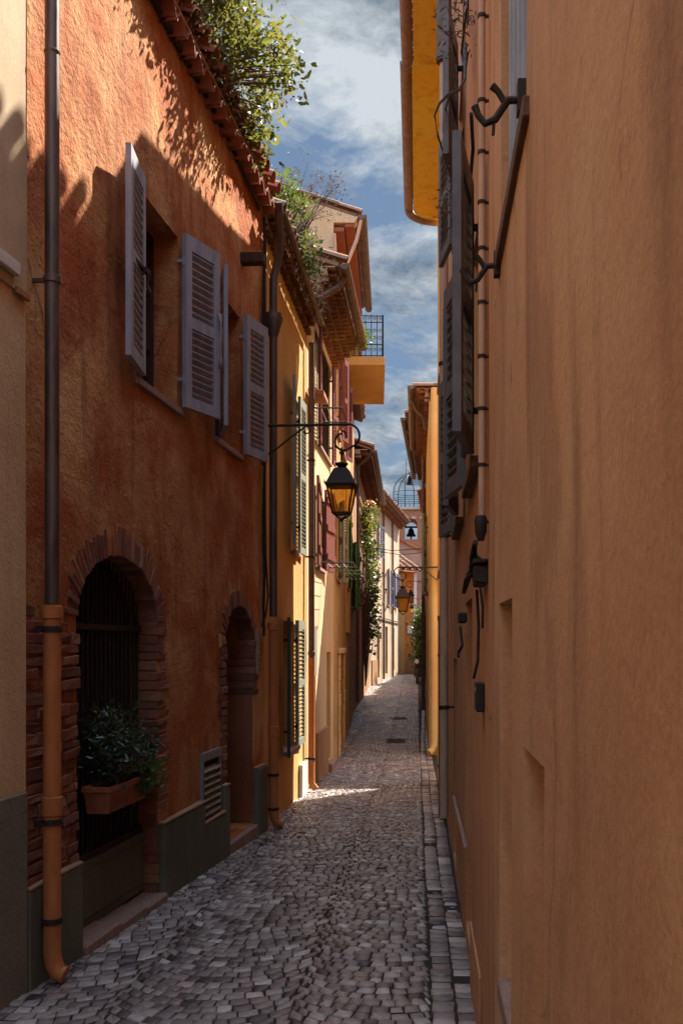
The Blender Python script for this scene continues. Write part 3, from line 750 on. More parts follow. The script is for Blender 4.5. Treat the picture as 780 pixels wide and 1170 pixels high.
# pipes on the house
uP = U(62, .11)
zt = EV1 + .02
pipe(F1, h1, uP, [F1.z_px(62, 690, .11), zt], .10, .036, 'zinc', 'zinc', (F1.z_px(62, 320, .11),), collars=((F1.z_px(62, 318, .11), .041, .03), (F1.z_px(62, 60, .11), .040, .02)))
zb = F1.g(uP)
zO = F1.z_px(62, 692, .11)
foot = [F1.pt(uP, zO, .10), F1.pt(uP, zb + .16, .10), F1.pt(uP + .003, zb + .10, .108), F1.pt(uP + .006, zb + .055, .128), F1.pt(uP + .008, zb + .042, .165)]
pipe(F1, h1, uP, [], .10, [.044, .044, .045, .046, .046], 'terracotta_pipe', 'iron', (zO - .12, zO - 1.10, zb + .32), name='downpipe_shoe', n=16, extra=foot,
     collars=((zO - .035, .054, .07), (zO - 1.02, .051, .10), ))

# ---- cables and hopper pipe at the house joint
uC = U(297)
mb = MB(); pts = [F1.pt(U(px, .03), F1.z_px(px, py, .03), .03) for px, py in ((160, -30), (176, 0), (205, 55), (230, 98), (262, 160), (285, 212), (296, 240))]
mb.tube(pts, [.02, .02, .02, .017, .015, .014, .014], 7)
pts = [F1.pt(uC + rnd.uniform(-.012, .012), z, .03 + rnd.uniform(0, .02)) for z in [6.0 - .3 * k for k in range(0, 15)]]
mb.tube(pts, .015, 6)
pts = [F1.pt(uC + .06 + rnd.uniform(-.012, .012), z, .03 + rnd.uniform(0, .02)) for z in [5.8 - .4 * k for k in range(0, 9)]] + [F1.pt(uC + .10, 2.2, .06), F1.pt(uC + .03, 2.0, .05), F1.pt(uC - .02, 1.9, .02)]
mb.tube(pts, .010, 6)
tag(mb.build('cable', 'cable'), 'black cables clipped under the red tile eaves and down the rust red wall corner', 'cable')

# ---- orange and yellow house
F2 = Facade((-1.572, 10.1), (-1.505, 13.55), 'L')
V = F2.u_px; EV2 = 6.08
h2 = house('house', 'orange and yellow rendered house with grey green shutters beside the rust red one', F2, 0)
wa, wb = V(332.5), V(338.5); wu = (wa, wb, 2.85, 4.85, 0, .2)
la, lb = V(324), V(335.5); wl = (la, lb, .45, 2.0, 0, .18)
wall(F2, h2, 'wall', 'yellow_wall', -.9, EV2 + .02, 4, [wu, wl], amp=.008, step=.2)
window(F2, h2, wa, wb, 2.87, 4.85, .19, 'wood_brown', 1, 3, 'stone_sill', .06)
window(F2, h2, la, lb, .47, 2.0, .17, 'wood_dark', 1, 2, 'stone_sill', .08)
shutter(F2, h2, wa, -1, .56, 2.88, 4.86, 7, 'shutter_green', .03)
shutter(F2, h2, wb, 1, .48, 2.88, 4.86, 2, 'shutter_green', .02)
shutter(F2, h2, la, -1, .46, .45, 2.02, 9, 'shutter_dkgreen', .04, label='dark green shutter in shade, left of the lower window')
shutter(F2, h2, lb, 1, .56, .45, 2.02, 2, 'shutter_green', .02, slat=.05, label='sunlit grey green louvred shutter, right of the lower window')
genoise(F2, h2, EV2 + .03, 2, .065, .17, h=.09)
roof(F2, h2, EV2 + .04, .20, 3.4)
mb = MB(); mb.gutter([F2.pt(u, EV2 + .03 - .01 * u, .215) for u in (0, 1, 2, 3, F2.L)], (0, 0, 1), F2.n, .034); mb.build('gutter', 'brown_metal', h2, smooth=40)
# downpipe with hopper from the red house eaves
uq = .11
pp = [F1.pt(F1.L - .18, EV1 - .02, .20), F2.pt(uq - .02, 5.75, .17), F2.pt(uq, 5.45, .10), F2.pt(uq, 2.0, .10)]
mb = MB(); mb.tube(pp, .042, 12); mb.build('downpipe', 'zinc', h2, smooth=40)
zh = F2.z_px(312, 368, .1)
mb = MB(); mb.lathe(F2.pt(uq, zh, .10), [(.045, -.15), (.055, -.12), (.075, -.05), (.098, .02), (.098, .05), (.085, .055), (.085, .09), (.05, .10)], 14); mb.build('hopper_head', 'zinc', h2, smooth=40)
zb = F2.g(uq); z2 = F2.z_px(308, 712, .1)
pipe(F2, h2, uq, [], .10, .05, 'terracotta_pipe', 'iron', (zb + .55, zb + .2), name='downpipe_shoe', collars=((z2 - .03, .06, .08), (z2 - 1.1, .058, .10)),
     extra=[F2.pt(uq, z2 + .02, .10), F2.pt(uq, zb + .14, .10), F2.pt(uq + .01, zb + .06, .13), F2.pt(uq + .01, zb + .04, .20)])
uq = F2.L - .14; zb = F2.g(uq); z2 = F2.z_px(353, 752, .1)
pipe(F2, h2, uq, [z2, EV2 - .3], .09, .042, 'brown_metal', 'iron', (4.2, 2.9), collars=((z2 + .06, .05, .06),))
pipe(F2, h2, uq, [], .09, .046, 'terracotta_pipe', 'iron', (zb + .45,), name='downpipe_shoe', extra=[F2.pt(uq, z2, .09), F2.pt(uq, zb + .12, .09), F2.pt(uq, zb + .04, .15)])
mb = MB(); F2.slab(mb, V(341), V(347), -.8, F2.g(V(341)) + .42, .001, .05); mb.build('plinth', 'white_paint', h2, bevel=.01)

# ---- cream house with maroon shutters
F3 = Facade((-1.50, 13.56), (-1.44, 17.2), 'L')
V = F3.u_px; EV3 = 6.9
h3 = house('house', 'cream house with maroon shutters and deep tiled eaves past the yellow one', F3, 0)
ua, ub = 1.35, 2.95
dA = (.32, 1.05, F3.g(.4) + .1, 1.25, 0, .2); dB = (2.55, 3.15, F3.g(2.6) + .15, 1.6, 0, .25)
holes = [(ua, ub, 4.7, 6.35, 0, .55), (1.15, 1.85, 2.85, 4.1, 0, .2), dA, dB]
wall(F3, h3, 'wall', 'cream_wall', -.9, EV3, 4, holes)
mb = MB(); F3.slab(mb, ub - .04, ub - .002, 4.71, 6.34, -.53, -.004); F3.slab(mb, ua + .002, ub - .041, 6.30, 6.345, -.53, -.004); mb.build('dark_reveal_panel', 'wood_dark', h3)  # dark panels added over the pale reveal, painting the opening's shade
window(F3, h3, ua, ub, 4.72, 6.35, .54, 'wood_dark', 1, 2, 'stone_sill', .05); window(F3, h3, 1.15, 1.85, 2.87, 4.1, .19, 'wood_dark', 1, 2, 'stone_sill', .06)
shutter(F3, h3, ua, -1, .42, 4.72, 6.35, 4, 'shutter_maroon', .03); shutter(F3, h3, ub, 1, .28, 4.72, 6.35, 4, 'shutter_maroon', .04)
shutter(F3, h3, 1.15, -1, .62, 2.87, 4.12, 4, 'shutter_maroon', .03, boards=True); shutter(F3, h3, 1.85, 1, .62, 2.87, 4.12, 6, 'shutter_maroon', .04, boards=True)
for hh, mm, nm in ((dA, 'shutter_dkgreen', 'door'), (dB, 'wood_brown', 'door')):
    mb = MB(); F3.slab(mb, hh[0] + .02, hh[1] - .02, hh[2], hh[3], -.17, -.13)
    for k in range(3): F3.slab(mb, hh[0] + .10, hh[1] - .10, hh[2] + .1 + (hh[3] - hh[2]) * k / 3, hh[2] + (hh[3] - hh[2]) * (k + 1) / 3 - .05, -.13, -.118)
    d_ = mb.build(nm, mm, h3); mb = MB(); mb.lathe(F3.pt(hh[0] + .1, hh[2] + .9, -.13), [(.02, 0), (.012, .03), (.025, .05)], 8, F3.n); mb.build('handle', 'grey_metal', d_)
mb = MB(); F3.slab(mb, .33, 1.04, 1.27, 1.98, .001, .02); mb.build('grey_panel', 'grey_metal', h3, bevel=.004)
mb = MB(); F3.slab(mb, 1.07, 2.5, -.8, .42, .001, .04); mb.build('plinth', 'brown_wall', h3, bevel=.01)
mb = MB(); F3.slab(mb, 2.5, 3.2, -.8, F3.g(2.8) + .14, -.2, .10); mb.build('doorstep', 'stone_sill', h3, bevel=.012)
mb = MB(); uz = .25; mb.obox(F3.pt(-.05, 5.13, .02), F3.t * .55, F3.n * .22 - Vector((0, 0, .03)), (0, 0, .075)); mb.build('tile_ledge', 'redtile', h3, bevel=.006)
genoise(F3, h3, EV3 - .02, 4, .10, .19, h=.10); roof(F3, h3, EV3 + .02, .50, 3.4, 'rooftile')
mb = MB(); mb.gutter([F3.pt(u, EV3 - .02, .52) for u in (-.05, 1, 2, 3, F3.L + .05)], (0, 0, 1), F3.n, .07)
mb.tube([F3.pt(.25, EV3 - .08, .5), F3.pt(.18, EV3 - .25, .42), F3.pt(.05, EV3 - .45, .15), F3.pt(.02, EV3 - .7, .08)], .045, 10); mb.build('gutter', 'brown_metal', h3, smooth=40)

# ---- tall house with the pale gable
F4 = Facade((-1.44, 17.21), (-1.56, 21.9), 'L')
EV4 = 9.15
h4 = house('house', 'tall pale house whose cream gable end rises behind the tiled roofs', F4, 0)
dC = (1.6, 3.3, F4.g(2) + .08, 1.5, 0, .35)
wall(F4, h4, 'wall', 'ochre_wall', -.9, EV4, 5, [dC, (.9, 1.7, 2.9, 4.3, 0, .2), (.9, 1.7, 5.6, 7.2, 0, .2), (2.9, 3.7, 5.6, 7.2, 0, .2)], slope=.30)
mb = MB(); F4.slab(mb, -.012, -.001, 6.0, 6.1, -5, -.001)
o = [F4.pt(-.012, 5.5, .004), F4.pt(-.012, EV4 - .01, .004), F4.pt(-.012, EV4 + 5 * .30 - .02, -5), F4.pt(-.012, 5.5, -5)]
mb.quad(*o); mb.build('gable_render', 'cream_wall', h4)
prof = [(.0, EV4 - .13), (.36, EV4 - .13), (.43, EV4 - .03), (-.9, EV4 + .40), (-.9, EV4 + .1)]
mb = MB(); A_ = [F4.pt(-.014, z, d) for d, z in prof]; B_ = [F4.pt(.25, z, d) for d, z in prof]
mb.add(A_ + B_, [(0, 1, 2, 3, 4), (9, 8, 7, 6, 5)] + [(i, i + 5, (i + 1) % 5 + 5, (i + 1) % 5) for i in range(5)]); mb.build('verge_end', 'cream_wall', h4)
mb = MB()
for a, b in ((1.42, 1.6), (3.3, 3.5)):
    for k in range(9): F4.slab(mb, a - .02 * (k % 2), b + .02 * (k % 2), -.7 + .25 * k + (0 if k else -.1), -.7 + .25 * k + .242, .001, .035 + .006 * (k % 3))
F4.slab(mb, 1.38, 3.54, 1.552, 1.66, .001, .07); mb.build('stone_doorway', 'cream_wall', h4, bevel=.01)
mb = MB(); F4.slab(mb, 1.62, 3.28, dC[2], 1.48, -.3, -.25); mb.build('door', 'wood_dark', h4)
window(F4, h4, .9, 1.7, 2.92, 4.3, .18, 'white_paint', 1, 2, 'stone_sill', .06)
for a in (.9, 2.9):
    window(F4, h4, a, a + .8, 5.62, 7.2, .18, 'white_paint', 1, 2, 'stone_sill', .06)
    shutter(F4, h4, a, -1, .4, 5.62, 7.2, 15, 'shutter_maroon', .04); shutter(F4, h4, a + .8, 1, .4, 5.62, 7.2, 15, 'shutter_maroon', .04)
shutter(F4, h4, .9, -1, .4, 2.92, 4.3, 15, 'shutter_green', .04); shutter(F4, h4, 1.7, 1, .4, 2.92, 4.3, 15, 'shutter_green', .04)
mb = MB()
for k, (dd, w_) in enumerate(((.02, .16), (.20, .16))):
    mb.cut(); F4.slab(mb, .0, F4.L, EV4 - .20 - .08 * (1 - k), EV4 - .13 - .08 * (1 - k), dd, dd + w_)
mb.build('tile_soffit', 'redtile', h4)
mb = MB(); F4.slab(mb, -.012, F4.L, EV4 - .128, EV4 - .07, .0, .34); mb.build('eaves_filling', 'cream_wall', h4)
roof(F4, h4, EV4 + .02, .46, 4.6, u0=-.015)
mb = MB(); mb.gutter([F4.pt(u, EV4 - .03, .50) for u in (-.1, 1, 2, 3, 4, F4.L)], (0, 0, 1), F4.n, .08); mb.build('gutter', 'brown_metal', h4, smooth=40)
mb = MB(); mb.tube([F4.pt(-.06, EV4 - .1, .48), F4.pt(-.07, EV4 - .45, .40), F4.pt(-.06, EV4 - .9, .22), F4.pt(-.04, EV4 - 1.6, .12)], .03, 9)
mb.tube([F4.pt(-.07, EV4 - .35, .02), F4.pt(-.07, EV4 - .95, .05), F4.pt(-.07, EV4 - 2.4, .05)], .03, 9); mb.build('downpipe', 'beige_pipe', h4, smooth=40)

# ---- ochre house with the balcony, green shutters
F5 = Facade((-1.56, 21.92), (-1.87, 29.7), 'L')
h5 = house('house', 'brown ochre house with an overhanging yellow balcony and leaf green shutters', F5, 0)
V = F5.u_px
dd5 = (.8, 1.8, F5.g(1) + .08, 1.9, 0, .3)
gw = (3.6, 4.5, 2.7, 4.3, 0, .2)
wall(F5, h5, 'wall', 'brown_wall', -.9, 8.4, 5, [dd5, gw, (5.6, 6.4, 2.7, 4.3, 0, .2), (.7, 1.5, 3.0, 4.6, 0, .2), (4.5, 5.3, -.1, 1.7, 0, .25)])
mb = MB(); F5.slab(mb, .0, 3.0, 2.0, 8.3, .001, .02); mb.build('yellow_render', 'yellow_wall', h5)
mb = MB(); F5.slab(mb, dd5[0], dd5[1], dd5[2], 1.9, -.27, -.22); mb.build('door', 'wood_dark', h5)
mb = MB(); F5.slab(mb, 4.5, 5.3, -.1, 1.7, -.22, -.17); mb.build('door', 'wood_brown', h5)
for a in (3.6, 5.6):
    window(F5, h5, a, a + (.9 if a < 4 else .8), 2.72, 4.3, .19, 'wood_dark', 1, 2, 'stone_sill', .05)
    shutter(F5, h5, a, -1, .5, 2.7, 4.32, 12, 'shutter_leaf', .04, boards=True, hinge=False); shutter(F5, h5, a + .85, 1, .5, 2.7, 4.32, 12, 'shutter_leaf', .04, boards=True, hinge=False)
window(F5, h5, .7, 1.5, 3.02, 4.6, .19, 'wood_dark', 1, 2, 'stone_sill', .05)
shutter(F5, h5, .7, -1, .4, 3.0, 4.62, 8, 'shutter_leaf', .04, boards=True, hinge=False)
roof(F5, h5, 8.42, .30, 4.6, tp=.25)
zB = EYE + (CY - 417) / FPX * 21.95
mb = MB(); F5.slab(mb, .02, 3.6, zB - .0, zB + .19, .02, .86); bal = mb.build('balcony', 'yellow_wall', h5, bevel=.01)
mb = MB()
def rail_panel(mb, p0, a, W, H):
    Z = Vector((0, 0, 1)); nn = a.cross(Z)
    for zz in (0.03, .30 * H, H - .16, H - .02): mb.tube([p0 + Z * zz, p0 + a * W + Z * zz], .013, 6)
    n = max(2, int(W / .11))
    for k in range(n + 1): mb.tube([p0 + a * (W * k / n), p0 + a * (W * k / n) + Z * H], .010 if 0 < k < n else .02, 6)
    for k in range(n):
        for zz, r in ((.17 * H, .045), (.45 * H, .05), (.62 * H, .05), (H - .09, .04)):
            c = p0 + a * (W * (k + .5) / n) + Z * zz
            mb.tube(arc_pts(c, a, Z, r, r * .3, 0, PI * 2.4, 12), .0075, 4)
o = F5.pt(.06, zB + .19, .05)
rail_panel(mb, o, F5.n, .76, .93); rail_panel(mb, F5.pt(.06, zB + .19, .81), F5.t, 3.5, .93); rail_panel(mb, F5.pt(3.56, zB + .19, .05), F5.n, .76, .93)
mb.build('railing', 'iron', bal)

# ---- creeper house, shadowed brown front
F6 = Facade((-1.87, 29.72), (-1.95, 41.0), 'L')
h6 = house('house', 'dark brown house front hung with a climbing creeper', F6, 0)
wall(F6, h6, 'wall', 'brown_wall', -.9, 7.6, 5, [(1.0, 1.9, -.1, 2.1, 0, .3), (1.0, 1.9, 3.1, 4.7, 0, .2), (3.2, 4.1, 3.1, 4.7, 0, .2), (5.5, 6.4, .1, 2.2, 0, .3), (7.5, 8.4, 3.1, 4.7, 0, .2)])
for a, z0_, z1_ in ((1.0, 3.12, 4.7), (3.2, 3.12, 4.7), (7.5, 3.12, 4.7)):
    window(F6, h6, a, a + .9, z0_, z1_, .19, 'white_paint', 1, 2, 'stone_sill', .05)
    shutter(F6, h6, a, -1, .45, z0_, z1_, 8, 'wood_brown', .04, boards=True, hinge=False); shutter(F6, h6, a + .9, 1, .45, z0_, z1_, 8, 'wood_brown', .04, boards=True, hinge=False)
for a, b, z0_, z1_ in ((1.0, 1.9, -.1, 2.1), (5.5, 6.4, .1, 2.2)):
    mb = MB(); F6.slab(mb, a, b, z0_, z1_, -.28, -.22); mb.build('door', 'wood_dark', h6)
roof(F6, h6, 7.62, .55, 4.6, tp=.28); genoise(F6, h6, 7.58, 2, .2, .28, h=.12)
mb = MB(); mb.gutter([F6.pt(0, 7.55, .6), F6.pt(F6.L, 7.55, .6)], (0, 0, 1), F6.n, .08); mb.tube([F6.pt(.2, 7.5, .55), F6.pt(.3, 7.1, .1), F6.pt(.3, 0, .08)], .05, 8); mb.build('gutter', 'brown_metal', h6, smooth=40)

# ---- sunlit pink house towards the bend
F7 = Facade((-1.95, 41.02), (-.92, 51.5), 'L')
h7 = house('house', 'sunlit pinkish house with slate blue shutters near the end of the street', F7, 0)
hs = [(5.6, 6.5, 3.6, 5.3, 0, .2), (8.0, 8.9, 3.6, 5.3, 0, .2), (2.0, 2.9, 5.6, 7.0, 0, .2), (2.2, 3.1, .3, 2.5, 0, .25), (5.0, 5.9, .4, 2.6, 0, .25), (7.6, 8.5, .5, 2.6, 0, .25)]
wall(F7, h7, 'wall', 'pink_wall', -.9, 8.0, 5, hs)
for (a, b, z0_, z1_, _, _) in hs[:3]:
    window(F7, h7, a, b, z0_ + .02, z1_, .19, 'white_paint', 1, 2, 'stone_sill', .05)
    shutter(F7, h7, a, -1, .5, z0_, z1_, 12, 'shutter_blue', .05, hinge=False, slat=.09); shutter(F7, h7, b, 1, .5, z0_, z1_, 12, 'shutter_blue', .05, hinge=False, slat=.09)
for (a, b, z0_, z1_, _, _) in hs[3:]:
    mb = MB(); F7.slab(mb, a, b, z0_, z1_, -.23, -.18); mb.build('door', 'wood_brown', h7)
mb = MB(); F7.slab(mb, .5, 2.1, -.8, 1.1, .001, .05); mb.build('plinth', 'brown_wall', h7)
roof(F7, h7, 8.03, .55, 4.6, tp=.28); genoise(F7, h7, 7.98, 2, .2, .28, h=.12)
mb = MB()
for u in (3.9, 7.2): mb.tube([F7.pt(u, 7.8, .08), F7.pt(u, .2, .08)], .05, 8)
mb.tube([F7.pt(.3, 3.0, .06), F7.pt(4, 2.95, .06), F7.pt(10, 2.9, .06)], .03, 6); mb.build('downpipe', 'brown_metal', h7, smooth=40)

# ================================================================== END OF THE STREET
F8 = Facade((.02, 51.9), (-1.6, 51.3), 'L')       # faces the camera
F8 = Facade((-1.4, 51.8), (-.02, 52.3), 'L')
F8.n = Vector((F8.t.y, -F8.t.x, 0))
h8 = house('house', 'low orange and yellow house closing the end of the street under the third lamp', F8, 0)
wall(F8, h8, 'wall', 'orange_wall', -.9, 5.6, 6, [(.85, 1.0, 2.3, 2.9, 0, .05)], slope=.1)
mb = MB(); F8.slab(mb, 0, .78, -.8, 5.5, .001, .03); mb.build('yellow_render', 'yellow_wall', h8)
mb = MB(); F8.slab(mb, F8.L - .16, F8.L, -.8, 5.5, .001, .04); mb.build('quoin', 'white_paint', h8)
mb = MB(); F8.slab(mb, .95, 1.2, 2.35, 2.75, .035, .05); mb.build('plaque', 'white_paint', h8, bevel=.004)
mb = MB(); F8.slab(mb, .78, F8.L, -.8, 1.0, .001, .028); mb.build('plinth', 'brown_wall', h8)
roof(F8, h8, 5.65, .7, 5, tp=.3)
F9 = Facade((-1.6, 55.0), (1.6, 55.2), 'L'); F9.n = Vector((F9.t.y, -F9.t.x, 0))
h9 = house('house', 'dull mauve gable below the brick bell tower', F9, 0)
mb = MB()
A = [F9.pt(0, -.9), F9.pt(F9.L, -.9), F9.pt(F9.L, 6.3), F9.pt(.4, 7.65), F9.pt(0, 7.6)]
B_ = [p - F9.n * 6 for p in A]
mb.add(A + B_, [(0, 1, 2, 3, 4), (9, 8, 7, 6, 5)] + [(i, i + 5, (i + 1) % 5 + 5, (i + 1) % 5) for i in range(5)])
mb.build('wall', 'mauve_wall', h9)
mb = MB(); sl = Vector((F9.pt(F9.L, 6.3) - F9.pt(.4, 7.65))); n = 9
for k in range(n): mb.obox(F9.pt(.4, 7.66) + sl * (k / n) - F9.n * 6, sl / n * 1.05, F9.n * 6.15, (0, 0, .10), .01)
mb.build('roof', 'redtile', h9)
mb = MB(); F9.slab(mb, 2.2, 2.75, 3.2, 5.6, .001, .05); mb.build('shutter', 'shutter_grey', h9)
mb = MB(); F9.slab(mb, 2.3, 2.7, .4, 2.4, .001, .05); mb.build('door', 'wood_dark', h9)
for (xw, y0, y1, hh, matn, lab) in ((.0, 0, 0, 0, '', ''),): pass

# bell tower
def bell_tower():
    x0, x1, y0 = -1.90, .85, 75.0; y1 = y0 + 2.75; zt = EYE + (CY - 582) / FPX * y0
    t = thing('bell_tower', 'brick bell tower with an open iron cage and bell above the street end', 'bell tower', ((x0 + x1) / 2, (y0 + y1) / 2, 0))
    ca = (462 - CX) / FPX * y0, (476.5 - CX) / FPX * y0
    za, zb = EYE + (CY - 616) / FPX * y0, EYE + (CY - 592) / FPX * y0
    mb = MB()
    def face(yy, s):
        n = 12; cu, ru = (ca[0] + ca[1]) / 2, (ca[1] - ca[0]) / 2
        for (a, b, c, d) in ((x0, ca[0], -1, zt), (ca[1], x1, -1, zt), (ca[0], ca[1], -1, za)):
            mb.quad((a, yy, c), (b, yy, c), (b, yy, d), (a, yy, d))
        arc = [(cu + ru * math.cos(PI * k / n), zb - ru + ru * math.sin(PI * k / n)) for k in range(n + 1)]
        for (a, b), (c, d) in zip(arc, arc[1:]): mb.quad((a, yy, b), (a, yy, zt), (c, yy, zt), (c, yy, d))
        return [(ca[0], za), (ca[1], za)] + arc
    P1 = face(y0, 1); face(y1, -1)
    for (a, b), (c, d) in zip(P1, P1[1:] + P1[:1]): mb.quad((a, y0, b), (c, y0, d), (c, y1, d), (a, y1, b))
    mb.quad((x0, y0, -1), (x0, y1, -1), (x0, y1, zt), (x0, y0, zt)); mb.quad((x1, y0, -1), (x1, y0, zt), (x1, y1, zt), (x1, y1, -1)); mb.quad((x0, y0, zt), (x1, y0, zt), (x1, y1, zt), (x0, y1, zt))
    m, nt, b = new_mat('tower brickwork'); br = N(nt, 'ShaderNodeTexBrick'); br.inputs['Color1'].default_value = (.40, .14, .06, 1); br.inputs['Color2'].default_value = (.28, .09, .04, 1)
    br.inputs['Mortar'].default_value = (.36, .22, .13, 1); br.inputs['Scale'].default_value = 3.2
    mp = nt.nodes.new('ShaderNodeMapping'); mp.inputs['Rotation'].default_value = (PI / 2, 0, 0); tc = nt.nodes.new('ShaderNodeTexCoord')
    nt.links.new(tc.outputs['Object'], mp.inputs[0]); nt.links.new(mp.outputs[0], br.inputs[0]); nt.links.new(br.outputs[0], b.inputs['Base Color']); b.inputs['Roughness'].default_value = .9
    mb.build('wall', m, t)
    mb = MB()
    for k in range(4):
        xx = x0 + .25 + .62 * k; mb.box(xx, xx + .34, y0 - .05, y0 + .02, zt - .72, zt - .52)
    mb.box(x0 - .08, x1 + .08, y0 - .1, y1 + .1, zt, zt + .16); mb.build('cornice', 'pink_wall', t)
    mb = MB(); cx = (467.5 - CX) / FPX * y0; r = 19 / FPX * y0; cy = y0 + 1.4; zc = EYE + (CY - 540) / FPX * y0; zs = zc - r * 1.05
    for k in range(6):
        an = PI * k / 3 + .25; dx, dy = math.cos(an), math.sin(an)
        pts = [Vector((cx + dx * r, cy + dy * r, zt + .1)), Vector((cx + dx * r, cy + dy * r, zs))] + [Vector((cx + dx * r * math.cos(q), cy + dy * r * math.cos(q), zs + (zc - zs) * math.sin(q))) for q in [PI / 2 * i / 8 for i in range(1, 9)]]
        mb.tube(pts, .034, 5)
    for zz in (zt + .8, zs, zs - .5): mb.tube([Vector((cx + r * math.cos(q), cy + r * math.sin(q), zz)) for q in [2 * PI * i / 24 for i in range(25)]], .022, 5)
    for k in range(24):
        an = 2 * PI * k / 24; mb.tube([(cx + r * 1.0 * math.cos(an), cy + r * math.sin(an), zt + .1), (cx + r * math.cos(an), cy + r * math.sin(an), zt + .8)], .014, 4)
    mb.tube([(cx - .25, cy, zc), (cx - .25, cy, zc + 1.35)], .02, 5); mb.tube([(cx, cy, zc), (cx, cy, zc + .3)], .05, 6)
    mb.build('bell_cage', 'iron', t)
    mb = MB(); mb.lathe((cx + .02, cy, zc - .68), [(.27, 0), (.28, .03), (.20, .16), (.16, .36), (.15, .5), (.09, .58), (.05, .66)], 14); mb.build('bell', 'bell', t, smooth=40)
    mb = MB(); xm = (ca[0] + ca[1]) / 2; mb.lathe((xm, y0 + 1.3, za + .35), [(.36, 0), (.37, .05), (.25, .25), (.2, .5), (.1, .62)], 14); mb.box(ca[0], ca[1], y0 + 1.2, y0 + 1.4, za + 1.0, za + 1.12); mb.box(xm - .05, xm + .05, y0 + 1.25, y0 + 1.35, za, za + 1.1)
    mb.build('bell', 'bell', t, smooth=40)
bell_tower()

# ================================================================== RIGHT SIDE
def XR(y): return .24 + .008 * y
G1 = Facade((XR(-14), -14.0), (XR(3.45), 3.45), 'R')
r1 = house('house', 'near orange brown rendered wall filling the right side, with two tall niches', G1, 0)
def nich(px0, px1, zt): # px0 far edge, px1 near edge
    return (G1.u_px(px1), G1.u_px(px0), zt)
n1 = (G1.u_px(620), G1.u_px(597), -.15, EYE - (866 - CY) / FPX * 2.2, 0, .10)
n2 = (G1.u_px(583.5), G1.u_px(570), .62, EYE + (CY - 686) / FPX * 2.95, 0, .10)
n3 = (G1.u_px(602), G1.u_px(572), 2.96, 4.6, 0, .16)
wall(G1, r1, 'wall', 'near_wall', -.9, 6.9, 5, [n1, n2, n3], amp=.005, step=.22)
mb = MB(); G1.slab(mb, n3[0] - .07, n3[1] + .05, 2.905, 2.955, -.14, .018); mb.build('window_sill', 'wood_brown', r1, bevel=.004)
window(G1, r1, n3[0], n3[1], 2.97, 4.6, .155, 'wood_dark', 1, 1)
mb = MB()
for k in range(6):
    u = n3[0] + .06 + (n3[1] - n3[0] - .12) * k / 5; mb.tube([G1.pt(u, 2.96, -.03), G1.pt(u, 4.6, -.03)], .010, 6)
G1.slab(mb, n3[0], n3[1], 3.12, 3.145, -.043, -.019); G1.slab(mb, n3[0], n3[1], 4.2, 4.225, -.042, -.02); mb.build('window_bars', 'shutter_lilac', r1)
def holdback(F, parent, u, z, out=.14, sgn=1):
    mb = MB(); Z = Vector((0, 0, 1))
    pts = [F.pt(u, z + .03, .0), F.pt(u, z + .028, out * .35), F.pt(u + .01, z - .012, out * .6), F.pt(u + .01, z - .022, out * .8), F.pt(u + .015, z + .0, out * .93), F.pt(u + .015, z + .022, out)]
    mb.tube(pts, [.010, .010, .010, .009, .008, .010], 8)
    mb.tube([F.pt(u, z + .02, out * .4), F.pt(u, z + .05, out * .55), F.pt(u, z + .062, out * .66)], [.008, .008, .010], 8)
    mb.tube([F.pt(u + .01, z - .014, out * .62), F.pt(u + .01, z - .05, out * .64)], .004, 6)
    F.slab(mb, u - .02, u + .02, z - .005, z + .07, -.01, .02)
    mb.build('shutter_bracket', 'iron', parent, smooth=40)
holdback(G1, r1, G1.u_px(600), G1.z_px(600, 128), .12); holdback(G1, r1, G1.u_px(571), G1.z_px(571, 314), .12)
mb = MB(); G1.slab(mb, G1.u_px(572), G1.L - .01, -.7, .38, .001, .022); mb.build('plinth', 'pebble', r1, bevel=.006)
mb = MB(); G1.slab(mb, n2[0], n2[1], n2[2] - .06, n2[2] + .01, -.095, .006); mb.build('niche_sill', 'stone_sill', r1, bevel=.006)
uq = G1.u_px(549.5, .028)
zb = G1.z_px(549, 592, .03)
pipe(G1, r1, uq, [zb, 6.4], .026, .0135, 'beige_pipe', 'iron', [G1.z_px(549, y, .055) for y in (-190, -80, 30, 97, 162, 222, 292, 362, 430, 503, 577)], n=12)
mb = MB(); mb.lathe(G1.pt(uq, zb - .085, .03), [(.012, 0), (.022, .03), (.026, .075), (.02, .095)], 10); mb.build('pipe_boot', 'iron', r1, smooth=40)
roof(G1, r1, 6.92, .25, 4.5)

G2 = Facade((XR(3.46), 3.46), (XR(8.9), 8.9), 'R')
r2 = house('house', 'rose brown house on the right with charcoal shutters folded open', G2, 0)
uy = G2.u_y
wB = (uy(4.25), uy(5.1), 2.5, 3.65, 0, .18); wC = (uy(6.25), uy(7.1), 2.5, 3.65, 0, .18)
wE = (uy(6.25), uy(7.1), 4.55, 5.45, 0, .18)
dF = (uy(5.1), uy(5.9), gz(5.5) + .1, 1.95, 0, .16); dG = (uy(7.6), uy(8.3), gz(8) + .08, 1.6, 0, .16)
wall(G2, r2, 'wall', 'rose_wall', -.9, 8.10, 5, [wB, wC, wE, dF, dG], amp=.005, step=.25)
for wv in (wB, wC, wE):
    window(G2, r2, wv[0], wv[1], wv[2] + .01, wv[3], .17, 'wood_brown', 1, 2, 'wood_brown', .05)
    shutter(G2, r2, wv[0], -1, .46, wv[2] + .02, wv[3] + .02, 9, 'shutter_grey', .03); shutter(G2, r2, wv[1], 1, .46, wv[2] + .02, wv[3] + .02, 9, 'shutter_grey', .03)
for dd in (dF, dG):
    mb = MB(); G2.slab(mb, dd[0] + .01, dd[1] - .01, dd[2], dd[3] - .01, -.155, -.12); mb.build('door', 'wood_dark', r2)
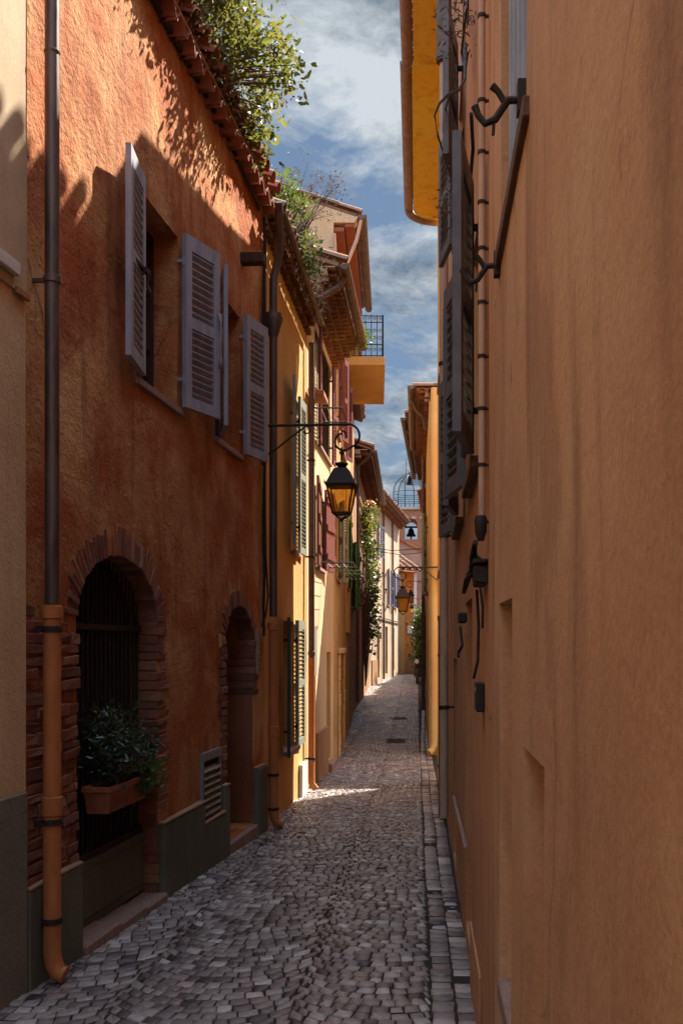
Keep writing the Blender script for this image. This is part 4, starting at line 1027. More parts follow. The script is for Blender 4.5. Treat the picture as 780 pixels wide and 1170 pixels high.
mb = MB(); G2.slab(mb, uy(4.2), uy(5.05), -.6, .30, .001, .012); mb.build('plinth', 'rose_wall', r2, bevel=.004)
mb = MB(); a, b = uy(5.3), uy(7.6); mb.tube([G2.pt(a, .62, .02), G2.pt(b, .55, .02)], .012, 6); mb.build('wall_conduit', 'stone_sill', r2)
mb = MB(); ux = G2.u_px(547, .02); z1_, z0_ = G2.z_px(547, 776), G2.z_px(547, 806); G2.slab(mb, ux - .08, ux + .08, z0_, z1_, .001, .035)
bx = mb.build('letter_box', 'iron', r2, bevel=.004); mb = MB(); G2.slab(mb, ux - .05, ux + .05, z1_ - .035, z1_ - .02, .035, .038); mb.build('letter_slot', 'grey_metal', bx)
roof(G2, r2, 8.12, .03, 4.7)

G3 = Facade((XR(8.92), 8.92), (XR(10.9), 10.9), 'R')
r3 = house('house', 'narrow pink brown bay of the tall right-hand block beside the mustard house', G3, 0)
wall(G3, r3, 'wall', 'rose_wall', -.9, 8.16, 6, [], amp=.005, step=.4)
G4 = Facade((XR(10.92) - .02, 10.92), (.31, 14.86), 'R')
r4 = house('house', 'tall mustard house on the right under deep yellow eaves, its corner lit', G4, 0)
wall(G4, r4, 'wall', 'mustard_wall', -.9, 8.16, 6, [(1.2, 2.0, 2.6, 4.2, 0, .2), (1.2, 2.0, 5.0, 6.6, 0, .2), (2.6, 3.3, -.2, 1.8, 0, .2)], amp=.004, step=.4)
window(G4, r4, 1.2, 2.0, 2.62, 4.2, .19, 'wood_brown', 1, 2, 'stone_sill', .05); window(G4, r4, 1.2, 2.0, 5.02, 6.6, .19, 'wood_brown', 1, 2, 'stone_sill', .05)
mb = MB(); G4.slab(mb, 2.6, 3.3, -.2, 1.8, -.19, -.14); mb.build('door', 'wood_dark', r4)
mb = MB(); G4.slab(mb, .0, 1.1, -.8, .55, .001, .03); mb.build('plinth', 'orange_wall', r4, bevel=.008)
for GG, rr, b in ((G3, r3, 0.0), (G4, r4, -.30)):
    mb = MB(); GG.slab(mb, 0, GG.L + b, 8.08, 8.11, .001, .36)
    mb.build('eaves_soffit', 'soffit_yellow', rr)
    roof(GG, rr, 8.17, .36, 5.5, tp=.2, u1=GG.L + min(0, b))
    mb = MB(); mb.gutter([GG.pt(u, 8.12, .43) for u in (0, GG.L * .5, GG.L + b)], (0, 0, 1), GG.n, .065); g_ = mb.build('gutter', 'tan_metal', rr, smooth=40)
mb = MB(); uo = G4.L - .30
arc = [(uo + .34 * math.sin(PI / 2 * k / 10), .36 * math.cos(PI / 2 * k / 10)) for k in range(11)]
for (a, b), (c, d) in zip(arc, arc[1:]):
    for zz, fl in ((8.08, 1), (8.11, -1)):
        q = [G4.pt(a, zz, .001), G4.pt(a, zz, b), G4.pt(c, zz, d), G4.pt(c, zz, .001)]; mb.quad(*q[::fl])
mb.build('eaves_soffit', 'soffit_yellow', r4)
mb = MB(); mb.tube([G4.pt(uo + .41 * math.sin(PI / 2 * k / 10), 8.08, .43 * math.cos(PI / 2 * k / 10)) for k in range(11)], .06, 9); mb.build('gutter_return', 'tan_metal', r4, smooth=40)
u3 = G3.u_px(507.5, .08)
pipe(G3, r3, u3, [G3.z_px(507, 86, .08), 8.03], .085, .062, 'brown_metal', n=12, collars=((G3.z_px(507, 80, .08), .068, .06),), name='downpipe_head')
pipe(G3, r3, u3, [.3, G3.z_px(507, 88, .08)], .085, .036, 'beige_pipe', 'iron', [1.2, 2.6, 4.0, 5.4, 6.6])
pipe(G3, r3, G3.L - .1, [gz(10.8) + .03, 2.0], .06, .035, 'brown_metal', 'iron', [.4, 1.6], name='drain_pipe', collars=((2.0, .045, .06),))

# lower yellow house across the alley
G5 = Facade((.235, 19.0), (.235, 25.0), 'R')
r5 = house('house', 'lower yellow house with a corner downpipe beyond the mustard one', G5, 0)
wall(G5, r5, 'wall', 'yellow_pale', -.9, 6.60, 7, [(1.6, 2.4, 2.8, 4.4, 0, .2), (3.2, 4.0, -.3, 1.8, 0, .2)], slope=0)
window(G5, r5, 1.6, 2.4, 2.82, 4.4, .19, 'wood_dark', 1, 2, 'stone_sill', .05); shutter(G5, r5, 1.6, -1, .4, 2.82, 4.4, 10, 'shutter_green', .03); shutter(G5, r5, 2.4, 1, .4, 2.82, 4.4, 10, 'shutter_green', .03)
mb = MB(); G5.slab(mb, 3.2, 4.0, -.3, 1.8, -.19, -.14); mb.build('door', 'wood_dark', r5)
genoise(G5, r5, 6.58, 2, .10, .2, h=.10); roof(G5, r5, 6.62, .30, 6.5, pitch=.6)
mb = MB()
for k in range(40): half_tile(mb, Vector((.1 + .17 * k, 18.92, 6.54)), Vector((0, 1, 0)), Vector((1, 0, 0)), Vector((0, 0, 1)), .12, .075, .07)
mb.build('verge_tiles', 'rooftile', r5, smooth=50)
mb = MB(); mb.gutter([G5.pt(-.05, 6.66, .34), G5.pt(G5.L, 6.66, .34)], (0, 0, 1), G5.n, .075); mb.tube([G5.pt(.8, 6.6, .33), G5.pt(.8, 6.4, .25), G5.pt(.8, 6.25, .10), G5.pt(.8, 6.0, .06)], .04, 8); mb.build('gutter', 'brown_metal', r5, smooth=40)
zf = gz(18.9)
mb = MB(); mb.tube([(.33, 18.91, 6.6), (.33, 18.91, zf + .25), (.29, 18.88, zf + .1), (.225, 18.82, zf + .05)], .07, 10); mb.tube([(.50, 18.92, 6.6), (.50, 18.92, zf)], .05, 10); mb.build('downpipe', 'yellow_pale', r5, smooth=40)
# the houses beyond, glimpsed down the right side
G6 = Facade((.22, 25.05), (.46, 34.0), 'R')
r6 = house('house', 'brown house on the right under the dark projecting roof before the bell tower', G6, 0)
wall(G6, r6, 'wall', 'brown_wall', -.9, 7.5, 6, [(2, 2.9, 2.8, 4.4, 0, .2), (5, 5.9, 2.8, 4.4, 0, .2), (3.4, 4.3, -.2, 1.9, 0, .2)])
for a in (2, 5): window(G6, r6, a, a + .9, 2.82, 4.4, .19, 'wood_dark', 1, 2, 'stone_sill', .05)
mb = MB(); G6.slab(mb, 3.4, 4.3, -.2, 1.9, -.19, -.14); mb.build('door', 'wood_dark', r6)
genoise(G6, r6, 7.48, 3, .14, .25, h=.11); roof(G6, r6, 7.52, .50, 5.5, tp=.25)
mb = MB(); mb.gutter([G6.pt(0, 7.45, .56), G6.pt(G6.L, 7.45, .56)], (0, 0, 1), G6.n, .08); mb.tube([G6.pt(1.2, 7.4, .5), G6.pt(1.2, 7.1, .3), G6.pt(1.2, 6.9, .08), G6.pt(1.2, 0, .08)], .05, 8); mb.build('gutter', 'brown_metal', r6, smooth=40)
G7 = Facade((.46, 34.05), (.60, 39.5), 'R')
r7 = house('house', 'small red-roofed house on the right in front of the bell tower', G7, 0)
wall(G7, r7, 'wall', 'orange_wall', -.9, 6.9, 6, [(2, 2.9, 2.8, 4.4, 0, .2)]); window(G7, r7, 2, 2.9, 2.82, 4.4, .19, 'wood_dark', 1, 2, 'stone_sill', .05)
roof(G7, r7, 6.92, .42, 5.5, 'redtile', tp=.25)
G8 = Facade((.60, 39.55), (1.1, 54.0), 'R')
r8 = house('house', 'low garden wall house at the far right behind the ivy', G8, 0)
wall(G8, r8, 'wall', 'mauve_wall', -.9, 3.4, 5, [(3, 3.9, .2, 2.2, 0, .2)]); roof(G8, r8, 3.42, .25, 4.5, tp=.3)

# ================================================================== THINGS ON THE STREET
def street_lamp(label, loc, ang, scale=1.0, arm=1.0):
    """wall bracket along +X with a scroll end, lantern hung from it"""
    t = thing('street_lamp', label, 'street lamp', (0, 0, 0), 'bracket lanterns along the street')
    X, Z = Vector((1, 0, 0)), Vector((0, 0, 1)); a = arm; mb = MB()
    mb.tube([(0, 0, 0), (a + .06, 0, 0)], .016, 8)
    c = Vector((a - .02, 0, -.0)); R = .135
    cc = Vector((a + .02, 0, -R))
    mb.tube(arc_pts(cc, X, Z, R, R, PI / 2, -PI / 2.6, 16) + arc_pts(Vector((a - .035, 0, -R - .055)), X, Z, .115, .085, -PI / 2.6, -PI * 1.45, 18), .013, 8)
    mb.tube(arc_pts(Vector((a - .045, 0, -.155)), X, Z, .085, .03, -PI * 1.45, -PI * 2.1, 10), .010, 6)
    mb.tube([(.0, 0, -.38), (.18, 0, -.27), (.36, 0, -.13), (.53, 0, -.012)], .011, 7)
    mb.tube(arc_pts(Vector((.53, 0, -.062)), X, Z, .05, .03, PI / 2, -PI * .9, 14), .009, 6)
    mb.box(-.02, .012, -.025, .025, -.46, .06)
    mb.build('bracket', 'iron', t, smooth=40)
    lx = a - .055; zt = -.31
    mb = MB(); mb.tube([(lx, 0, zt + .04), (lx, 0, zt - .13)], .010, 8)
    mb.lathe((lx, 0, zt - .02), [(.014, -.03), (.026, -.01), (.026, .01), (.014, .03)], 10); mb.build('hanger', 'iron', t, smooth=40)
    z0 = zt - .13; s2 = math.sqrt(2)
    mb = MB()
    mb.lathe((lx, 0, z0), [(.03, 0), (.075, -.012), (.078, -.028), (.05, -.05), (.045, -.075)][::-1], 16)
    mb.lathe((lx, 0, z0), [(.17 * s2, -.285), (.172 * s2, -.262), (.155 * s2, -.245), (.085 * s2, -.09), (.06 * s2, -.07)], 4)
    mb.build('lamp_cap', 'iron', t)
    zl, zu = z0 - .60, z0 - .285; rb, ru = .095, .152
    mb = MB()
    for i in range(4):
        q = PI / 2 * i + PI / 4; dx, dy = math.cos(q) * s2, math.sin(q) * s2
        mb.tube([(lx + dx * rb, dy * rb, zl), (lx + dx * ru, dy * ru, zu)], .011, 6)
        q2 = q + PI / 2; ex, ey = math.cos(q2) * s2, math.sin(q2) * s2
        mb.tube([(lx + dx * rb, dy * rb, zl), (lx + ex * rb, ey * rb, zl)], .012, 6); mb.tube([(lx + dx * ru, dy * ru, zu), (lx + ex * ru, ey * ru, zu)], .010, 6)
        mb.tube([(lx + dx * ru * 1.12, dy * ru * 1.12, z0 - .27), (lx + dx * ru * 1.14, dy * ru * 1.14, z0 - .23)], [.012, .004], 6)
        mb.tube([(lx + dx * rb, dy * rb, zl), (lx + dx * rb * .45, dy * rb * .45, zl - .045), (lx, 0, zl - .075)], .009, 6)
    mb.lathe((lx, 0, zl - .10), [(.006, 0), (.02, .015), (.02, .03), (.01, .045)], 8)
    fr = mb.build('lantern_frame', 'iron', t)
    for i in range(4):
        q = PI / 2 * i + PI / 4; q2 = q + PI / 2; mb = MB(); k = .985
        d1, d2 = Vector((math.cos(q), math.sin(q), 0)) * s2, Vector((math.cos(q2), math.sin(q2), 0)) * s2; o = Vector((lx, 0, 0))
        mb.quad(o + d1 * rb * k + Z * (zl + .008), o + d2 * rb * k + Z * (zl + .008), o + d2 * ru * k + Z * (zu - .006), o + d1 * ru * k + Z * (zu - .006))
        mb.build('glass_panel', 'amber', fr)
    t.location = loc; t.rotation_euler = (0, 0, ang); t.scale = (scale,) * 3
    return t
yl = F1.pt(U(302), 0).y
lamp = street_lamp('amber-glassed iron lantern on the nearest scroll bracket, at the corner of the rust red house', (-1.565, 10.06, F1.z_px(303, 490)), math.atan2(F1.n.y, F1.n.x), .86)
def copy_lamp(label, loc, ang, scale):
    c = lamp.copy(); COL.objects.link(c); c.location = loc; c.rotation_euler = (0, 0, ang); c.scale = (scale,) * 3; c['label'] = label
    for ch in list(lamp.children):
        d = ch.copy(); COL.objects.link(d); d.parent = c
        for g2 in ch.children:
            e = g2.copy(); COL.objects.link(e); e.parent = d
    return c
y = 18.80; copy_lamp('second lantern down the street, hung from the corner of the lower yellow house', (.49, y, EYE + (CY - 648) / FPX * y), PI - .02, .80)
y = 30.5; copy_lamp('third lantern, half hidden just behind the second one', (.40, y, EYE + (CY - 664) / FPX * y), PI, .62)
y = 40.2; copy_lamp('smallest lantern, farthest along the street before the orange end house', (.30, y, EYE + (CY - 684) / FPX * y), PI, .54)

# planters on the gate
def trough(label, u0, u1, d0, d1, zb, h):
    c = F1.pt((u0 + u1) / 2, zb, (d0 + d1) / 2); t = thing('flower_trough', label, 'planter', tuple(c), 'terracotta troughs on the gate')
    mb = MB(); b = .025; A = [F1.pt(u0 + b, zb, d0 + b * .6), F1.pt(u1 - b, zb, d0 + b * .6), F1.pt(u1 - b, zb, d1 - b), F1.pt(u0 + b, zb, d1 - b)]
    B = [F1.pt(u0, zb + h, d0), F1.pt(u1, zb + h, d0), F1.pt(u1, zb + h, d1), F1.pt(u0, zb + h, d1)]
    I = [F1.pt(u0 + .02, zb + h, d0 + .02), F1.pt(u1 - .02, zb + h, d0 + .02), F1.pt(u1 - .02, zb + h, d1 - .02), F1.pt(u0 + .02, zb + h, d1 - .02)]
    J = [p - Vector((0, 0, .03)) for p in I]
    mb.add(A + B + I + J, [(3, 2, 1, 0)] + [(i, (i + 1) % 4, (i + 1) % 4 + 4, i + 4) for i in range(4)] + [(i + 4, (i + 1) % 4 + 4, (i + 1) % 4 + 8, i + 8) for i in range(4)] + [(i + 8, (i + 1) % 4 + 8, (i + 1) % 4 + 12, i + 12) for i in range(4)])
    mb.build('pot', 'terracotta', t, bevel=.004)
    mb = MB()
    for (a, bb, c_, d_) in ((u0 - .006, u1 + .006, d1 - .004, d1 + .008), (u0 - .006, u1 + .006, d0 - .008, d0 + .004)): F1.slab(mb, a, bb, zb + h - .03, zb + h + .004, c_, d_)
    F1.slab(mb, u0 - .008, u0 + .004, zb + h - .03, zb + h + .003, d0 + .005, d1 - .005); F1.slab(mb, u1 - .004, u1 + .008, zb + h - .03, zb + h + .003, d0 + .005, d1 - .005)
    mb.build('rim', 'terracotta', t, bevel=.003)
    mb = MB(); mb.quad(*J); mb.build('soil', 'joint', t); return t
ut0, ut1 = gu0 + .30, gu0 + .98
trough('longer terracotta trough on the gate, under the dark glossy shrub', ut0, ut1, -.09, .08, .70, .16)
trough('smaller terracotta trough on the gate against its right jamb', gu0 + 1.04, gu1 - .02, -.08, .06, .80, .14)
def P3(u, z, d): p = F1.pt(u, z, d); return (p.x, p.y, p.z)
uc = (ut0 + ut1) / 2
bush('potted_shrub', 'dark glossy-leaved shrub filling the longer trough on the gate', 'potted plant', P3(uc, .84, 0), [(*P3(uc - .10, 1.10, .0), .15, .28, .26), (*P3(uc + .22, .98, .02), .11, .16, .13)], 1500, .045, 'leaf_dark', asp=.36, clump=.045, twigs=14)
bush('potted_plant', 'small dark plant in the trough by the right gate jamb', 'potted plant', P3(gu0 + 1.14, .93, 0), [(*P3(gu0 + 1.13, 1.02, -.02), .08, .12, .09)], 260, .045, 'leaf_dark', asp=.4, clump=.04)
bush('trailing_plant', 'fresh green plant trailing over the front of the longer trough', 'potted plant', P3(uc + .22, .84, .05), [(*P3(uc + .20, .86, .11), .06, .12, .09)], 420, .035, 'leaf_fresh', asp=.7, clump=.035)

# growth on the roofs
R1_ = lambda px, py, d: tuple(F1.pt(U(px, d), F1.z_px(px, py, d), d))
bush('roof_creeper', 'dense yellow-green creeper spilling over the red tile eaves at the top', 'creeper', P3(2.0, EV1 + .2, -.3),
     [(*P3(1.75, 6.85, -.02), .34, .75, .42), (*P3(2.55, 6.85, .10), .34, .65, .40), (*P3(1.0, 6.95, -.1), .30, .7, .42)], 5200, .062, 'leaf_roof', asp=.55, clump=.085, twigs=26)
bush('roof_shrub', 'straggling leafy shrub leaning out over the roof edge against the sky', 'shrub', P3(3.3, EV1 + .2, -.2),
     [(*P3(3.15, 6.75, .22), .32, .5, .38), (*P3(3.6, 6.66, .52), .22, .4, .24), (*P3(3.9, 6.45, .22), .22, .4, .26), (*P3(4.3, 6.40, .10), .16, .35, .2)], 2500, .058, 'leaf_roof', asp=.5, clump=.075, twigs=26)
bush('dry_creeper', 'pale grey dried creeper lying on the tiles below the green growth', 'creeper', P3(2.6, EV1 + .2, .05),
     [(*P3(2.3, 6.40, .15), .10, .5, .12), (*P3(3.1, 6.36, .16), .10, .4, .12), (*P3(3.6, 6.30, .14), .10, .3, .10)], 1300, .035, 'leaf_pale', asp=.5, clump=.05, twigs=10)
def Q2(u, z, d): p = F2.pt(u, z, d); return (p.x, p.y, p.z)
bush('dry_bush', 'dry brownish bush sprawling over the gutter of the yellow house', 'bush', Q2(2.0, EV2 + .2, .0),
     [(*Q2(1.8, 6.55, .12), .18, .5, .26), (*Q2(2.5, 6.35, .16), .18, .45, .28), (*Q2(3.0, 6.2, .20), .14, .3, .2)], 3000, .045, 'leaf_dry', asp=.2, clump=.06, twigs=70, stem='leaf_dry')
bush('roof_weed', 'thin bare-stemmed weed with tiny leaves standing against the sky on the roof', 'weed', Q2(1.4, EV2 + .3, .1),
     [(*Q2(1.5, 7.0, .45), .36, .5, .30), (*Q2(1.0, 6.85, .2), .2, .4, .25)], 620, .028, 'leaf_dry', asp=.45, clump=.05, twigs=60, stem='leaf_dry')
bush('roof_plant', 'yellow-green leafy plant sprouting at the roof joint above the hopper', 'plant', Q2(.9, EV2 + .15, .1),
     [(*Q2(.8, 6.55, .18), .14, .35, .22), (*Q2(1.5, 6.25, .30), .12, .3, .2)], 700, .05, 'leaf_fresh', asp=.6, clump=.06, twigs=10)
bush('gutter_plant', 'little bright green plant growing in the gutter before the balcony', 'plant', tuple(F3.pt(3.3, EV3 - .02, .5)), [(*F3.pt(3.3, EV3 + .06, .55), .09, .25, .16)], 260, .045, 'leaf_fresh', asp=.7, clump=.05)
bush('climbing_creeper', 'dark green creeper hanging down the shaded house front, half way along the street', 'creeper', tuple(F6.pt(5, .3, .1)),
     [(*F6.pt(5.5, 5.2, .18), .20, 1.6, .9), (*F6.pt(6.8, 3.9, .22), .22, 1.8, 1.1), (*F6.pt(6.6, 2.4, .2), .2, 1.3, .9), (*F6.pt(5.6, 6.3, .22), .22, .9, .5)], 3000, .10, 'leaf_vine', asp=.8, clump=.14, twigs=20)
bush('climbing_flowers', 'yellow-green flowering climber with red blooms below the far eaves', 'climber', tuple(F6.pt(4.6, 3, .1)), [(*F6.pt(4.0, 5.9, .2), .2, .8, .45)], 700, .09, 'leaf_roof', asp=.8, clump=.1, twigs=6)
bush('red_blooms', 'small cluster of red blooms on top of the flowering climber', 'flowers', tuple(F6.pt(4.0, 6.3, .15)), [(*F6.pt(4.0, 6.45, .25), .14, .35, .14)], 160, .08, 'petal', asp=.9, clump=.06, twigs=3)
bush('ivy_bush', 'tall bushy ivy with a pale sunlit top at the far right end of the street', 'bush', (.45, 44.5, gz(44)), [(.22, 44.6, 1.6, .34, .7, 1.3), (.25, 44.6, 2.9, .36, .7, .5)], 3400, .12, 'leaf_vine', asp=.7, clump=.16, twigs=14)

# rag hanging from the shutter
mb = MB(); cu = w1[1] + .385; n = 7
base = F1.pt(cu, 4.28, .20)
for i in range(n + 1):
    for j in range(5):
        q = base + F1.t * (.015 * j - .02 + .01 * math.sin(i)) * (1 - .4 * i / n) + F1.n * (.02 * math.sin(j * 1.7 + i * .4)) - Vector((0, 0, .42 * i / n)); mb.v.append(tuple(q))
for i in range(n):
    for j in range(4): mb.f.append((i * 5 + j, i * 5 + j + 1, i * 5 + j + 6, i * 5 + j + 5))
o = mb.build('rag', 'cloth', smooth=60); tag(o, 'grey rag knotted to the edge of the shutter between the two windows', 'cloth'); sm = o.modifiers.new('t', 'SOLIDIFY'); sm.thickness = .012

# clothes rails out from the cream house
for (px0, px1, py, Yd, mt, lab) in ((362, 404, 643, 14.7, 'iron', 'black drying rail reaching out nearest below the maroon shutters'), (376, 412, 652, 17.6, 'shutter_leaf', 'bright green drying rail between two black ones'), (380, 413, 659, 18.6, 'iron', 'lower black drying rail just under the green one'), (357, 392, 466, 14.2, 'iron', 'thin iron rail below the upper maroon window')):
    X0, X1 = (px0 - CX) / FPX * Yd, (px1 - CX) / FPX * Yd; z = EYE + (CY - py) / FPX * Yd; xw = lerp_tab(WL, Yd) - .01
    t = thing('drying_rail', lab, 'clothes rail', (xw, Yd, z), 'drying rails')
    mb = MB(); mb.tube([(xw, Yd, z), (X1, Yd, z)], .012, 7); mb.tube([(xw, Yd + .9, z), (X1, Yd + .9, z)], .012, 7); mb.tube([(X1 - .02, Yd, z), (X1 - .02, Yd + .9, z)], .010, 7); mb.build('arm', mt, t)
    mb = MB()
    for k in range(3): mb.tube([(xw + (X1 - xw) * (.3 + .2 * k), Yd, z), (xw + (X1 - xw) * (.3 + .2 * k), Yd + .9, z)], .004, 5)
    mb.build('line', 'white_paint', t)

# old box with dangling wires, small alarm box on the right wall
bxp = G2.pt(G2.u_px(540, .05), 0, .06); yb = bxp.y
t = thing('junction_box', 'old black junction box with frayed wires under the beige pipe', 'junction box', (bxp.x, bxp.y, G2.z_px(540, 655, .05)), None)
zc = G2.z_px(540, 655, .05); ub_ = G2.u_px(540, .05)
mb = MB(); G2.slab(mb, ub_ - .16, ub_ + .12, zc - .05, zc + .02, .001, .05, .006); mb.obox(G2.pt(ub_ - .17, zc + .022, .001), G2.t * .30, G2.n * .058, (0, 0, .02), .006); mb.build('case', 'iron', t, bevel=.006)
mb = MB(); q = G1.pt(uq, zb - .09, .05)
mb.tube([q, q + Vector((-.01, .1, -.05)), q + Vector((.004, .22, -.1)), q + Vector((-.02, .32, -.12)), q + Vector((-.02, .5, -.16)), G2.pt(ub_ - .05, zc + .06, .04)], [.011, .009, .012, .009, .010, .012], 7)
mb.tube([q, q + Vector((.01, .15, -.09)), q + Vector((-.015, .3, -.1)), G2.pt(ub_ - .12, zc + .05, .03)], .006, 6)
mb.tube([G2.pt(ub_ - .14, zc - .06, .03), G2.pt(ub_ - .15, zc - .14, .02), G2.pt(ub_ - .13, zc - .22, .02)], .005, 6)
mb.tube([G2.pt(ub_ + .1, zc - .06, .03), G2.pt(ub_ + .14, zc - .2, .02), G2.pt(ub_ + .11, zc - .35, .025), G2.pt(ub_ + .15, zc - .42, .04)], .006, 6); mb.build('wires', 'cable', t, smooth=40)
ua_ = G2.u_px(525, .04); za_ = G2.z_px(525, 706, .04)
t = thing('alarm_box', 'small black box on the right wall below the junction box', 'box', tuple(G2.pt(ua_, za_, .03)))
mb = MB(); G2.slab(mb, ua_ - .08, ua_ + .08, za_ - .03, za_ + .03, .001, .05); mb.build('case', 'iron', t, bevel=.008)
mb = MB(); mb.tube([G2.pt(ua_ - .06, za_ - .05, .04), G2.pt(ua_ - .10, za_ - .16, .03), G2.pt(ua_ - .05, za_ - .2, .05), G2.pt(ua_ - .1, za_ - .22, .05)], .008, 6); mb.build('wire', 'cable', t)
# loose wires high on the right
mb = MB()
def RW(px, py, d): u = G2.u_px(px, d); return G2.pt(u, G2.z_px(px, py, d), d)
mb.tube([RW(536, -60, .03), RW(533, 10, .05), RW(530, 32, .05), RW(527, 60, .05), RW(528, 72, .05), RW(532, 76, .04), RW(534, 60, .03)], .006, 6)
mb.tube([RW(532, 50, .04), RW(531, 90, .06), RW(524, 103, .10), RW(513, 107, .13), RW(502, 118, .16), RW(496, 132, .17), RW(500, 155, .15), RW(508, 180, .10), RW(512, 195, .06), RW(514, 230, .04)], .007, 6)
mb.tube([RW(514, 107, .12), RW(507, 130, .12), RW(506, 150, .12), RW(510, 180, .08), RW(513, 200, .05)], .006, 6)
mb.tube([RW(538, 130, .06), RW(540, 170, .04), RW(536, 215, .05), RW(534, 235, .05)], .008, 6)
tag(mb.build('cable', 'cable', smooth=40), 'loose black wires looping from the upper right wall out past the pipes', 'cable')
bush('wall_weed', 'clump of dry weed and wire ends between the folded shutters high on the right', 'weed', tuple(RW(522, 225, .03)), [(*RW(519, 222, .08), .05, .14, .05)], 160, .03, 'leaf_dry', asp=.25, clump=.05, twigs=5, stem='cable')
bush('ledge_weed', 'dry twiggy growth on the top ledge of the right wall beside the brown pipe', 'weed', tuple(RW(524, 40, .03)), [(*RW(522, 32, .09), .05, .25, .10)], 160, .03, 'leaf_dry', asp=.25, clump=.06, twigs=6, stem='cable')
mb = MB(); y = 30; mb.tube([(-1.9, 33, 5.0), (-.8, 33, 4.86), (.45, 33, 4.95)], .012, 5); mb.tube([(-1.9, 36, 5.2), (-.6, 36, 5.0), (.5, 36, 5.1)], .012, 5)
tag(mb.build('cable', 'cable'), 'thin cables strung across the far street below the bell tower', 'cable')

# motorcycle at the far end
def motorcycle():
    x, y = .0, 43.2; g = gz(y); t = thing('motorcycle', 'dark motorcycle parked at the far right in front of the ivy', 'motorcycle', (x, y, g))
    for yy in (-.62, .62):
        mb = MB(); mb.tube([Vector((x, y + yy + .27 * math.cos(q), g + .31 + .27 * math.sin(q))) for q in [2 * PI * k / 24 for k in range(25)]], .045, 8, False); w = mb.build('wheel', 'cable', t, smooth=50)
        mb = MB(); mb.lathe((x - .05, y + yy, g + .31), [(.05, 0), (.05, .1)], 10, (1, 0, 0))
        for k in range(6): q = PI * k / 3; mb.tube([(x, y + yy, g + .31), (x, y + yy + .24 * math.cos(q), g + .31 + .24 * math.sin(q))], .008, 4)
        mb.build('rim', 'grey_metal', w)
    mb = MB(); mb.tube([(x, y - .5, g + .85), (x, y - .2, g + .93), (x, y + .12, g + .80), (x, y + .3, g + .78)], [.06, .15, .14, .07], 10); mb.build('fuel_tank', 'shutter_maroon', t, smooth=60)
    mb = MB(); mb.tube([(x, y + .12, g + .82), (x, y + .45, g + .82), (x, y + .85, g + .90)], [.11, .12, .08], 8); mb.build('seat', 'cable', t, smooth=60)
    mb = MB(); mb.box(x - .15, x + .15, y - .22, y + .22, g + .32, g + .66); mb.tube([(x + .12, y - .1, g + .35), (x + .17, y + .4, g + .3), (x + .17, y + .9, g + .45)], .04, 8); mb.build('engine', 'zinc', t, bevel=.03)
    mb = MB()
    for s in (-.08, .08): mb.tube([(x + s, y - .62, g + .31), (x + s, y - .42, g + 1.0)], .022, 6)
    mb.tube([(x - .36, y - .25, g + 1.06), (x - .15, y - .4, g + 1.03), (x + .15, y - .4, g + 1.03), (x + .36, y - .25, g + 1.06)], .018, 7)
    for s in (-.3, .3): mb.tube([(x + s, y - .34, g + 1.05), (x + s * 1.1, y - .36, g + 1.22)], .008, 5); mb.lathe((x + s * 1.1, y - .36, g + 1.25), [(.05, 0), (.05, .015)], 10, (0, 1, 0))
    mb.tube([(x, y - .4, g + .8), (x, y + .05, g + .5), (x, y + .6, g + .33)], .03, 6); mb.build('fork_and_frame', 'iron', t)
    mb = MB(); mb.lathe((x, y - .50, g + .95), [(.04, .12), (.085, .06), (.095, 0), (.09, -.02)][::-1], 12, (0, 1, 0)); mb.build('headlight', 'white_paint', t, smooth=50)
motorcycle()

# ================================================================== LIGHT, SKY, CAMERA
AZ = math.atan2(.592, .806); EL = math.radians(47)
S = Vector((math.sin(AZ) * math.cos(EL), math.cos(AZ) * math.cos(EL), math.sin(EL)))
sun = bpy.data.lights.new('sun', 'SUN'); sun.energy = 5.0; sun.angle = math.radians(.5); sun.color = (1.0, .90, .76)
so = bpy.data.objects.new('sun', sun); COL.objects.link(so); so.rotation_euler = S.to_track_quat('Z', 'Y').to_euler(); so.location = (5, 5, 30)

w = bpy.data.worlds.new('World'); sc.world = w; w.use_nodes = True; nt = w.node_tree
bg = nt.nodes['Background']; bg.inputs[1].default_value = .10
sky = nt.nodes.new('ShaderNodeTexSky'); sky.sky_type = 'NISHITA'; sky.sun_disc = False; sky.sun_elevation = EL; sky.sun_rotation = AZ
sky.air_density = 1.2; sky.dust_density = .8; sky.ozone_density = 1.5
tc = nt.nodes.new('ShaderNodeTexCoord'); sp = nt.nodes.new('ShaderNodeSeparateXYZ'); nt.links.new(tc.outputs['Generated'], sp.inputs[0])
ad = N(nt, 'ShaderNodeMath', operation='MAXIMUM'); nt.links.new(sp.outputs[2], ad.inputs[0]); ad.inputs[1].default_value = 0.0
ad2 = N(nt, 'ShaderNodeMath', operation='ADD'); nt.links.new(ad.outputs[0], ad2.inputs[0]); ad2.inputs[1].default_value = .22
dx = N(nt, 'ShaderNodeMath', operation='DIVIDE'); nt.links.new(sp.outputs[0], dx.inputs[0]); nt.links.new(ad2.outputs[0], dx.inputs[1])
dy = N(nt, 'ShaderNodeMath', operation='DIVIDE'); nt.links.new(sp.outputs[1], dy.inputs[0]); nt.links.new(ad2.outputs[0], dy.inputs[1])
cb = nt.nodes.new('ShaderNodeCombineXYZ'); nt.links.new(dx.outputs[0], cb.inputs[0]); nt.links.new(dy.outputs[0], cb.inputs[1]); cb.inputs[2].default_value = 3.7
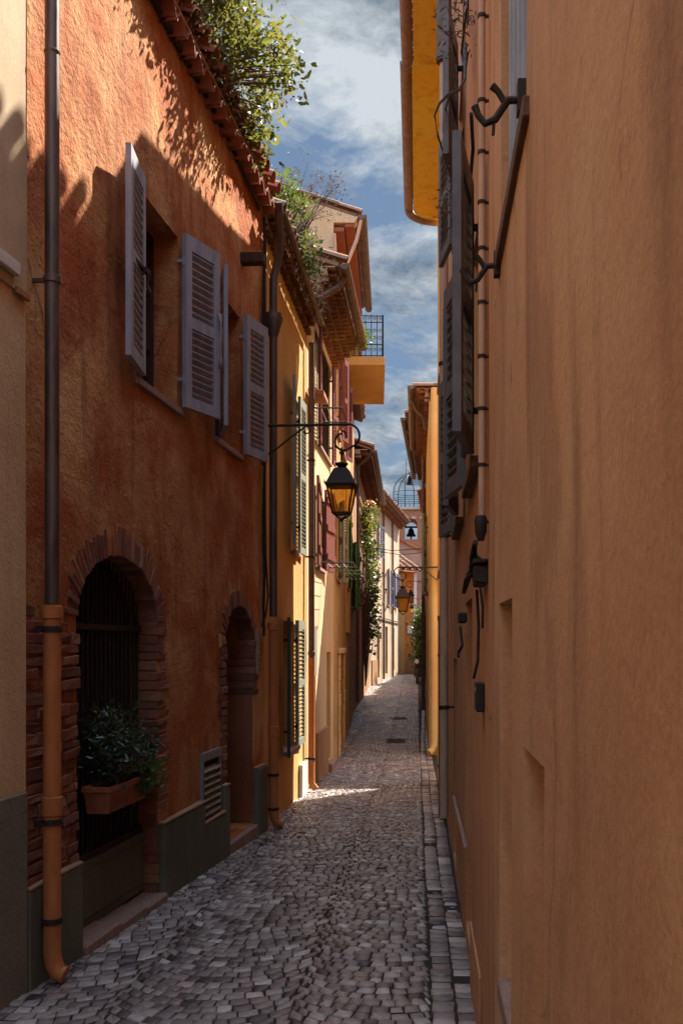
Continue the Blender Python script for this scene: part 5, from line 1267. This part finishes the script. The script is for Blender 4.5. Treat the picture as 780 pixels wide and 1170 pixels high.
n1_ = noise_tex(nt, cb.outputs[0], 2.9, 12, .66, .25); n2_ = noise_tex(nt, cb.outputs[0], 5.2, 12, .68, .25)
cov = ramp(nt, n1_, .42, .56); shade = ramp(nt, n2_, .38, .62, (.48, .66, .88, 1), (2.15, 2.35, 2.5, 1))
hs = nt.nodes.new('ShaderNodeVectorMath'); hs.operation = 'SCALE'; hs.inputs['Scale'].default_value = .28; nt.links.new(sky.outputs[0], hs.inputs[0])
blue = mixrgb(nt, .7, hs.outputs[0], (.5, .84, 1.38))
cl = mixrgb(nt, cov, blue, shade)
# gain added to the sky overhead and behind to lift the shaded street
my = N(nt, 'ShaderNodeMath', operation='MULTIPLY'); nt.links.new(sp.outputs[1], my.inputs[0]); my.inputs[1].default_value = -.18
me_ = N(nt, 'ShaderNodeMath', operation='ADD'); nt.links.new(my.outputs[0], me_.inputs[0]); nt.links.new(sp.outputs[2], me_.inputs[1])
gr = N(nt, 'ShaderNodeMapRange'); nt.links.new(me_.outputs[0], gr.inputs[0]); gr.inputs[1].default_value = .42; gr.inputs[2].default_value = .72; gr.inputs[3].default_value = 1.0; gr.inputs[4].default_value = 6.0
sc_ = nt.nodes.new('ShaderNodeVectorMath'); sc_.operation = 'SCALE'; nt.links.new(cl, sc_.inputs[0]); nt.links.new(gr.outputs[0], sc_.inputs['Scale'])
nt.links.new(sc_.outputs[0], bg.inputs[0])

cam = bpy.data.cameras.new('camera'); co = bpy.data.objects.new('camera', cam); COL.objects.link(co); sc.camera = co
co.location = (0, 0, EYE); co.rotation_euler = (PI / 2, 0, 0)
cam.sensor_fit = 'VERTICAL'; cam.sensor_height = 36; cam.sensor_width = 24; cam.lens = 36 * FPX / 1170
cam.shift_x = (390 - CX) / 1170; cam.shift_y = (CY - 585) / 1170; cam.clip_end = 2000; cam.clip_start = .05
sc.render.engine = 'CYCLES'
vs = sc.view_settings; vs.view_transform = 'Standard'; vs.look = 'None'; vs.gamma = 1; vs.use_curve_mapping = False; vs.exposure = 1.6
sc.cycles.use_denoising = True; sc.cycles.max_bounces = 6; sc.cycles.diffuse_bounces = 4
